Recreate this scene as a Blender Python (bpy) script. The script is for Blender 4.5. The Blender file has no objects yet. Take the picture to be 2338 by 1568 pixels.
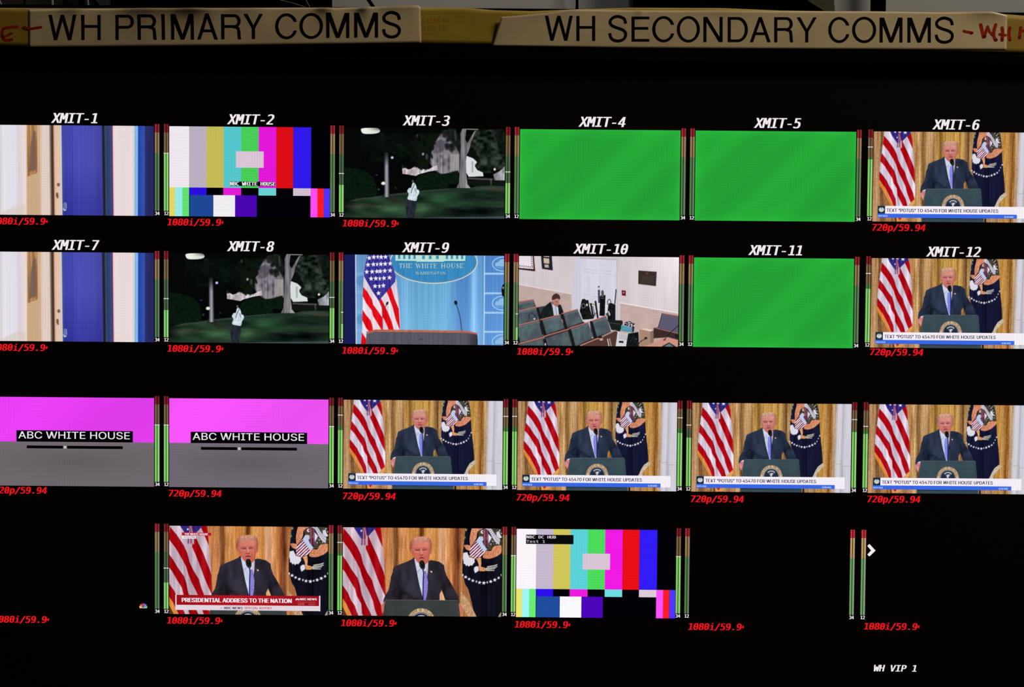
import bpy, bmesh, math
import numpy as np
from mathutils import Vector, Matrix

scene = bpy.context.scene
COL = scene.collection

# ------------------------------------------------------------------ camera, world, lights, exposure
# screen-plane units: 1 u = 0.315 mm on the display glass (y = 0); u runs right, v runs down
S = 0.000315
X0, Z0 = -0.246, 1.756
F_PX = 4200.0
T_CAM = np.array([-781.10106, -495.11564, 4193.4043])
RX, RY, RZ = 0.04456, 0.00272, 0.00851

def rot3(rx, ry, rz):
    cx, sx = math.cos(rx), math.sin(rx); cy, sy = math.cos(ry), math.sin(ry); cz, sz = math.cos(rz), math.sin(rz)
    A = np.array([[1, 0, 0], [0, cx, -sx], [0, sx, cx]]); B = np.array([[cy, 0, sy], [0, 1, 0], [-sy, 0, cy]])
    C = np.array([[cz, -sz, 0], [sz, cz, 0], [0, 0, 1]])
    return C @ B @ A
R3 = rot3(RX, RY, RZ)
C_PL = -R3.T @ T_CAM                       # camera centre in (u, v, into the screen)

def pw(p):                                  # plane (u, v, w) -> world
    return Vector((X0 + p[0] * S, p[2] * S, Z0 - p[1] * S))
def dw(d):
    return Vector((d[0], d[2], -d[1]))
def at(px, py, Y=0.0):                      # where the line of sight through a photo point meets the plane y = Y
    d = R3.T @ np.array([(px - 1169.0) / F_PX, (py - 784.0) / F_PX, 1.0])
    t = (Y / S - C_PL[2]) / d[2]
    return pw(C_PL + d * t)
def uv(px, py):
    q = at(px, py, 0.0)
    return ((q.x - X0) / S, (Z0 - q.z) / S)

cam_d = bpy.data.cameras.new('camera'); cam = bpy.data.objects.new('camera', cam_d); COL.objects.link(cam)
cam_d.sensor_fit = 'HORIZONTAL'; cam_d.sensor_width = 36.0; cam_d.lens = F_PX / 2338.0 * 36.0
cam_d.clip_start = 0.05; cam_d.clip_end = 50
ax = dw(R3.T @ np.array([1., 0, 0])); ay = dw(R3.T @ np.array([0, -1., 0])); az = dw(R3.T @ np.array([0, 0, -1.]))
mw = Matrix(((ax.x, ay.x, az.x, 0), (ax.y, ay.y, az.y, 0), (ax.z, ay.z, az.z, 0), (0, 0, 0, 1)))
cam.matrix_world = Matrix.Translation(pw(C_PL)) @ mw
scene.camera = cam

w = bpy.data.worlds.new('world'); scene.world = w; w.use_nodes = True
w.node_tree.nodes['Background'].inputs[0].default_value = (0.9, 0.95, 1.0, 1)
w.node_tree.nodes['Background'].inputs[1].default_value = 0.004
vs = scene.view_settings
scene.display_settings.display_device = 'sRGB'
vs.view_transform = 'Standard'; vs.look = 'None'; vs.exposure = 0.0; vs.gamma = 1.0; vs.use_curve_mapping = False

def area(name, loc, target, sx, sy, power, color):
    l = bpy.data.lights.new(name, 'AREA'); l.shape = 'RECTANGLE'; l.size = sx; l.size_y = sy; l.energy = power; l.color = color
    o = bpy.data.objects.new(name, l); COL.objects.link(o); o.location = loc
    o.rotation_euler = (Vector(target) - Vector(loc)).to_track_quat('-Z', 'Y').to_euler()
    return o
area('ceiling_lamp_light', (1.15, -0.75, 2.72), (0.35, 0.0, 1.75), 0.6, 0.10, 13.5, (1.0, 0.86, 0.66))
area('wall_wash_light', (0.15, 0.14, 2.78), (0.1, 0.54, 1.9), 2.6, 0.08, 5.0, (1.0, 0.96, 0.92))

# ------------------------------------------------------------------ materials
def lin(c):
    c = np.asarray(c, dtype=float) / 255.0
    return np.where(c <= 0.04045, c / 12.92, ((c + 0.055) / 1.055) ** 2.4)
def principled(name, col, rough=0.6, spec=0.3, noise=None, metal=0.0, coat=0.0):
    m = bpy.data.materials.new(name); m.use_nodes = True; nt = m.node_tree; b = nt.nodes['Principled BSDF']
    c = lin(col); b.inputs['Base Color'].default_value = (*c, 1); b.inputs['Roughness'].default_value = rough
    b.inputs['Specular IOR Level'].default_value = spec; b.inputs['Metallic'].default_value = metal
    b.inputs['Coat Weight'].default_value = coat; b.inputs['Coat Roughness'].default_value = 0.12
    if noise:
        col2, sc, det = noise
        tc = nt.nodes.new('ShaderNodeTexCoord'); n = nt.nodes.new('ShaderNodeTexNoise'); n.inputs['Scale'].default_value = sc
        n.inputs['Detail'].default_value = det
        r = nt.nodes.new('ShaderNodeValToRGB'); r.color_ramp.elements[0].position = 0.35; r.color_ramp.elements[1].position = 0.65
        r.color_ramp.elements[0].color = (*c, 1); r.color_ramp.elements[1].color = (*lin(col2), 1)
        nt.links.new(tc.outputs['Object'], n.inputs['Vector']); nt.links.new(n.outputs['Fac'], r.inputs['Fac'])
        nt.links.new(r.outputs['Color'], b.inputs['Base Color'])
    return m
M_BEZEL = principled('black_plastic', (5, 5, 5), 0.6, 0.02)
M_GLASS = principled('matte_lcd_glass', (17, 15, 12), 0.5, 0.03)
M_TAPE = principled('yellow_tape', (158, 142, 44), 0.5, 0.35, ((150, 118, 40), 30, 4))
M_LABEL = principled('label_paper', (200, 182, 146), 0.42, 0.4, ((190, 172, 138), 40, 3), coat=0.25)
M_INK = principled('black_ink', (6, 6, 6), 0.6, 0.05)
M_RED = principled('red_marker', (164, 44, 18), 0.6, 0.1, ((134, 18, 12), 300, 2))
M_REDDOT = principled('dark_red_marker', (105, 4, 4), 0.6, 0.1)
M_PRINT = principled('orange_print', (168, 122, 40), 0.6, 0.1)
M_WALL = principled('grey_wall', (152, 151, 150), 0.8, 0.1, ((142, 143, 145), 3, 3))
M_SEAM = principled('dark_seam', (2, 2, 2), 0.9, 0.0)
M_BLACK = principled('black_housing', (1, 1, 1), 0.9, 0.0)
M_OLIVE = principled('dark_olive_housing', (70, 68, 52), 0.7, 0.1, ((60, 60, 48), 30, 3))
M_CABLE = principled('pale_cable', (120, 126, 134), 0.5, 0.3)
M_GREYC = principled('grey_panel', (112, 116, 100), 0.8, 0.1, ((100, 104, 92), 12, 3))
M_FLOOR = principled('floor', (60, 58, 55), 0.8, 0.1)

def display_material():
    m = bpy.data.materials.new('display_picture'); m.use_nodes = True; nt = m.node_tree; nt.nodes.clear()
    N = nt.nodes.new; L = nt.links.new
    out = N('ShaderNodeOutputMaterial'); em = N('ShaderNodeEmission'); at_ = N('ShaderNodeAttribute'); at_.attribute_name = 'Col'
    geo = N('ShaderNodeNewGeometry'); sep = N('ShaderNodeSeparateXYZ'); L(geo.outputs['Position'], sep.inputs[0])
    k = 2 * math.pi / (2.008 * S)
    def grid(axis, phases, amp):
        mu = N('ShaderNodeMath'); mu.operation = 'MULTIPLY'; mu.inputs[1].default_value = k; L(sep.outputs[axis], mu.inputs[0])
        cb = N('ShaderNodeCombineXYZ')
        for i in range(3): L(mu.outputs[0], cb.inputs[i])
        ad = N('ShaderNodeVectorMath'); ad.operation = 'ADD'; ad.inputs[1].default_value = phases; L(cb.outputs[0], ad.inputs[0])
        sn = N('ShaderNodeVectorMath'); sn.operation = 'SINE'; L(ad.outputs[0], sn.inputs[0])
        ml = N('ShaderNodeVectorMath'); ml.operation = 'MULTIPLY_ADD'; L(sn.outputs[0], ml.inputs[0])
        ml.inputs[1].default_value = (amp,) * 3; ml.inputs[2].default_value = (1.0,) * 3
        return ml
    gx = grid('X', (0.0, 0.9, 1.8), 0.22); gz = grid('Z', (0.0, 0.0, 0.0), 0.12)
    m1 = N('ShaderNodeVectorMath'); m1.operation = 'MULTIPLY'; L(gx.outputs[0], m1.inputs[0]); L(gz.outputs[0], m1.inputs[1])
    m2 = N('ShaderNodeVectorMath'); m2.operation = 'MULTIPLY'; L(m1.outputs[0], m2.inputs[0]); L(at_.outputs['Color'], m2.inputs[1])
    L(m2.outputs[0], em.inputs['Color']); em.inputs['Strength'].default_value = 1.0
    L(em.outputs[0], out.inputs['Surface'])
    m.cycles.emission_sampling = 'NONE'
    return m
M_DISP = display_material()

# ------------------------------------------------------------------ object helpers
WLOC = {}
def empty(name, loc, label=None, cat=None, group=None):
    o = bpy.data.objects.new(name, None); COL.objects.link(o); o.location = loc; o.empty_display_size = 0.05
    WLOC[o.name] = Vector(loc); tag(o, label, cat, group); return o
def tag(o, label=None, cat=None, group=None, kind=None):
    for k_, v_ in (('label', label), ('category', cat), ('group', group), ('kind', kind)):
        if v_: o[k_] = v_
def put(name, mesh, parent=None, loc=(0, 0, 0), label=None):
    o = bpy.data.objects.new(name, mesh); COL.objects.link(o)
    if parent is not None:
        o.parent = parent; o.location = Vector(loc) - WLOC[parent.name]
    else: o.location = loc
    WLOC[o.name] = Vector(loc)
    if label: o['label'] = label
    return o
def mesh_np(name, verts, faces, mat, cols=None, smooth=False):
    me = bpy.data.meshes.new(name)
    verts = np.asarray(verts, dtype=np.float32)
    if isinstance(faces, np.ndarray):
        n, kf = faces.shape
        me.vertices.add(len(verts)); me.vertices.foreach_set('co', verts.ravel())
        me.loops.add(n * kf); me.loops.foreach_set('vertex_index', faces.astype(np.int32).ravel())
        me.polygons.add(n); me.polygons.foreach_set('loop_start', np.arange(0, n * kf, kf, dtype=np.int32))
        me.update(calc_edges=True)
    else:
        me.from_pydata([tuple(map(float, v)) for v in verts], [], faces); me.update()
    me.materials.append(mat)
    if cols is not None:
        a = me.color_attributes.new('Col', 'FLOAT_COLOR', 'POINT')
        c4 = np.ones((len(verts), 4), dtype=np.float32); c4[:, :3] = cols
        a.data.foreach_set('color', c4.ravel())
    if smooth: me.polygons.foreach_set('use_smooth', [(smooth is True) or i < smooth for i in range(len(me.polygons))])
    return me
def box_mesh(name, lo, hi, mat, bevel=0.0):
    bm = bmesh.new(); bmesh.ops.create_cube(bm, size=1)
    for v in bm.verts: v.co = Vector([lo[i] if v.co[i] < 0 else hi[i] for i in range(3)])
    if bevel: bmesh.ops.bevel(bm, geom=bm.edges[:], offset=bevel, segments=2, affect='EDGES')
    me = bpy.data.meshes.new(name); bm.to_mesh(me); bm.free(); me.materials.append(mat); return me
def prism_mesh(name, pts, y0, y1, mat, bevel=0.0):       # outline in x,z extruded from y0 (front) to y1 (back)
    bm = bmesh.new(); f = bm.faces.new([bm.verts.new((p[0], y0, p[1])) for p in pts])
    r = bmesh.ops.extrude_face_region(bm, geom=[f])
    for v in r['geom']:
        if isinstance(v, bmesh.types.BMVert): v.co.y = y1
    bmesh.ops.recalc_face_normals(bm, faces=bm.faces[:])
    if bevel: bmesh.ops.bevel(bm, geom=bm.edges[:], offset=bevel, segments=2, affect='EDGES')
    me = bpy.data.meshes.new(name); bm.to_mesh(me); bm.free(); me.materials.append(mat); return me
def tube_mesh(name, pts, r, mat, seg=10):
    verts, faces = [], []
    P = [Vector(p) for p in pts]
    for i, p in enumerate(P):
        t = (P[min(i + 1, len(P) - 1)] - P[max(i - 1, 0)]).normalized()
        a = t.orthogonal().normalized() if abs(t.y) > 0.99 else t.cross(Vector((0, 1, 0))).normalized(); b = t.cross(a)
        for k in range(seg):
            an = 2 * math.pi * k / seg; verts.append(p + a * math.cos(an) * r + b * math.sin(an) * r)
    for i in range(len(P) - 1):
        for k in range(seg):
            faces.append((i * seg + k, i * seg + (k + 1) % seg, (i + 1) * seg + (k + 1) % seg, (i + 1) * seg + k))
    faces.append(tuple(range(seg))[::-1]); faces.append(tuple((len(P) - 1) * seg + k for k in range(seg)))
    return mesh_np(name, verts, faces, mat, smooth=True)

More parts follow.
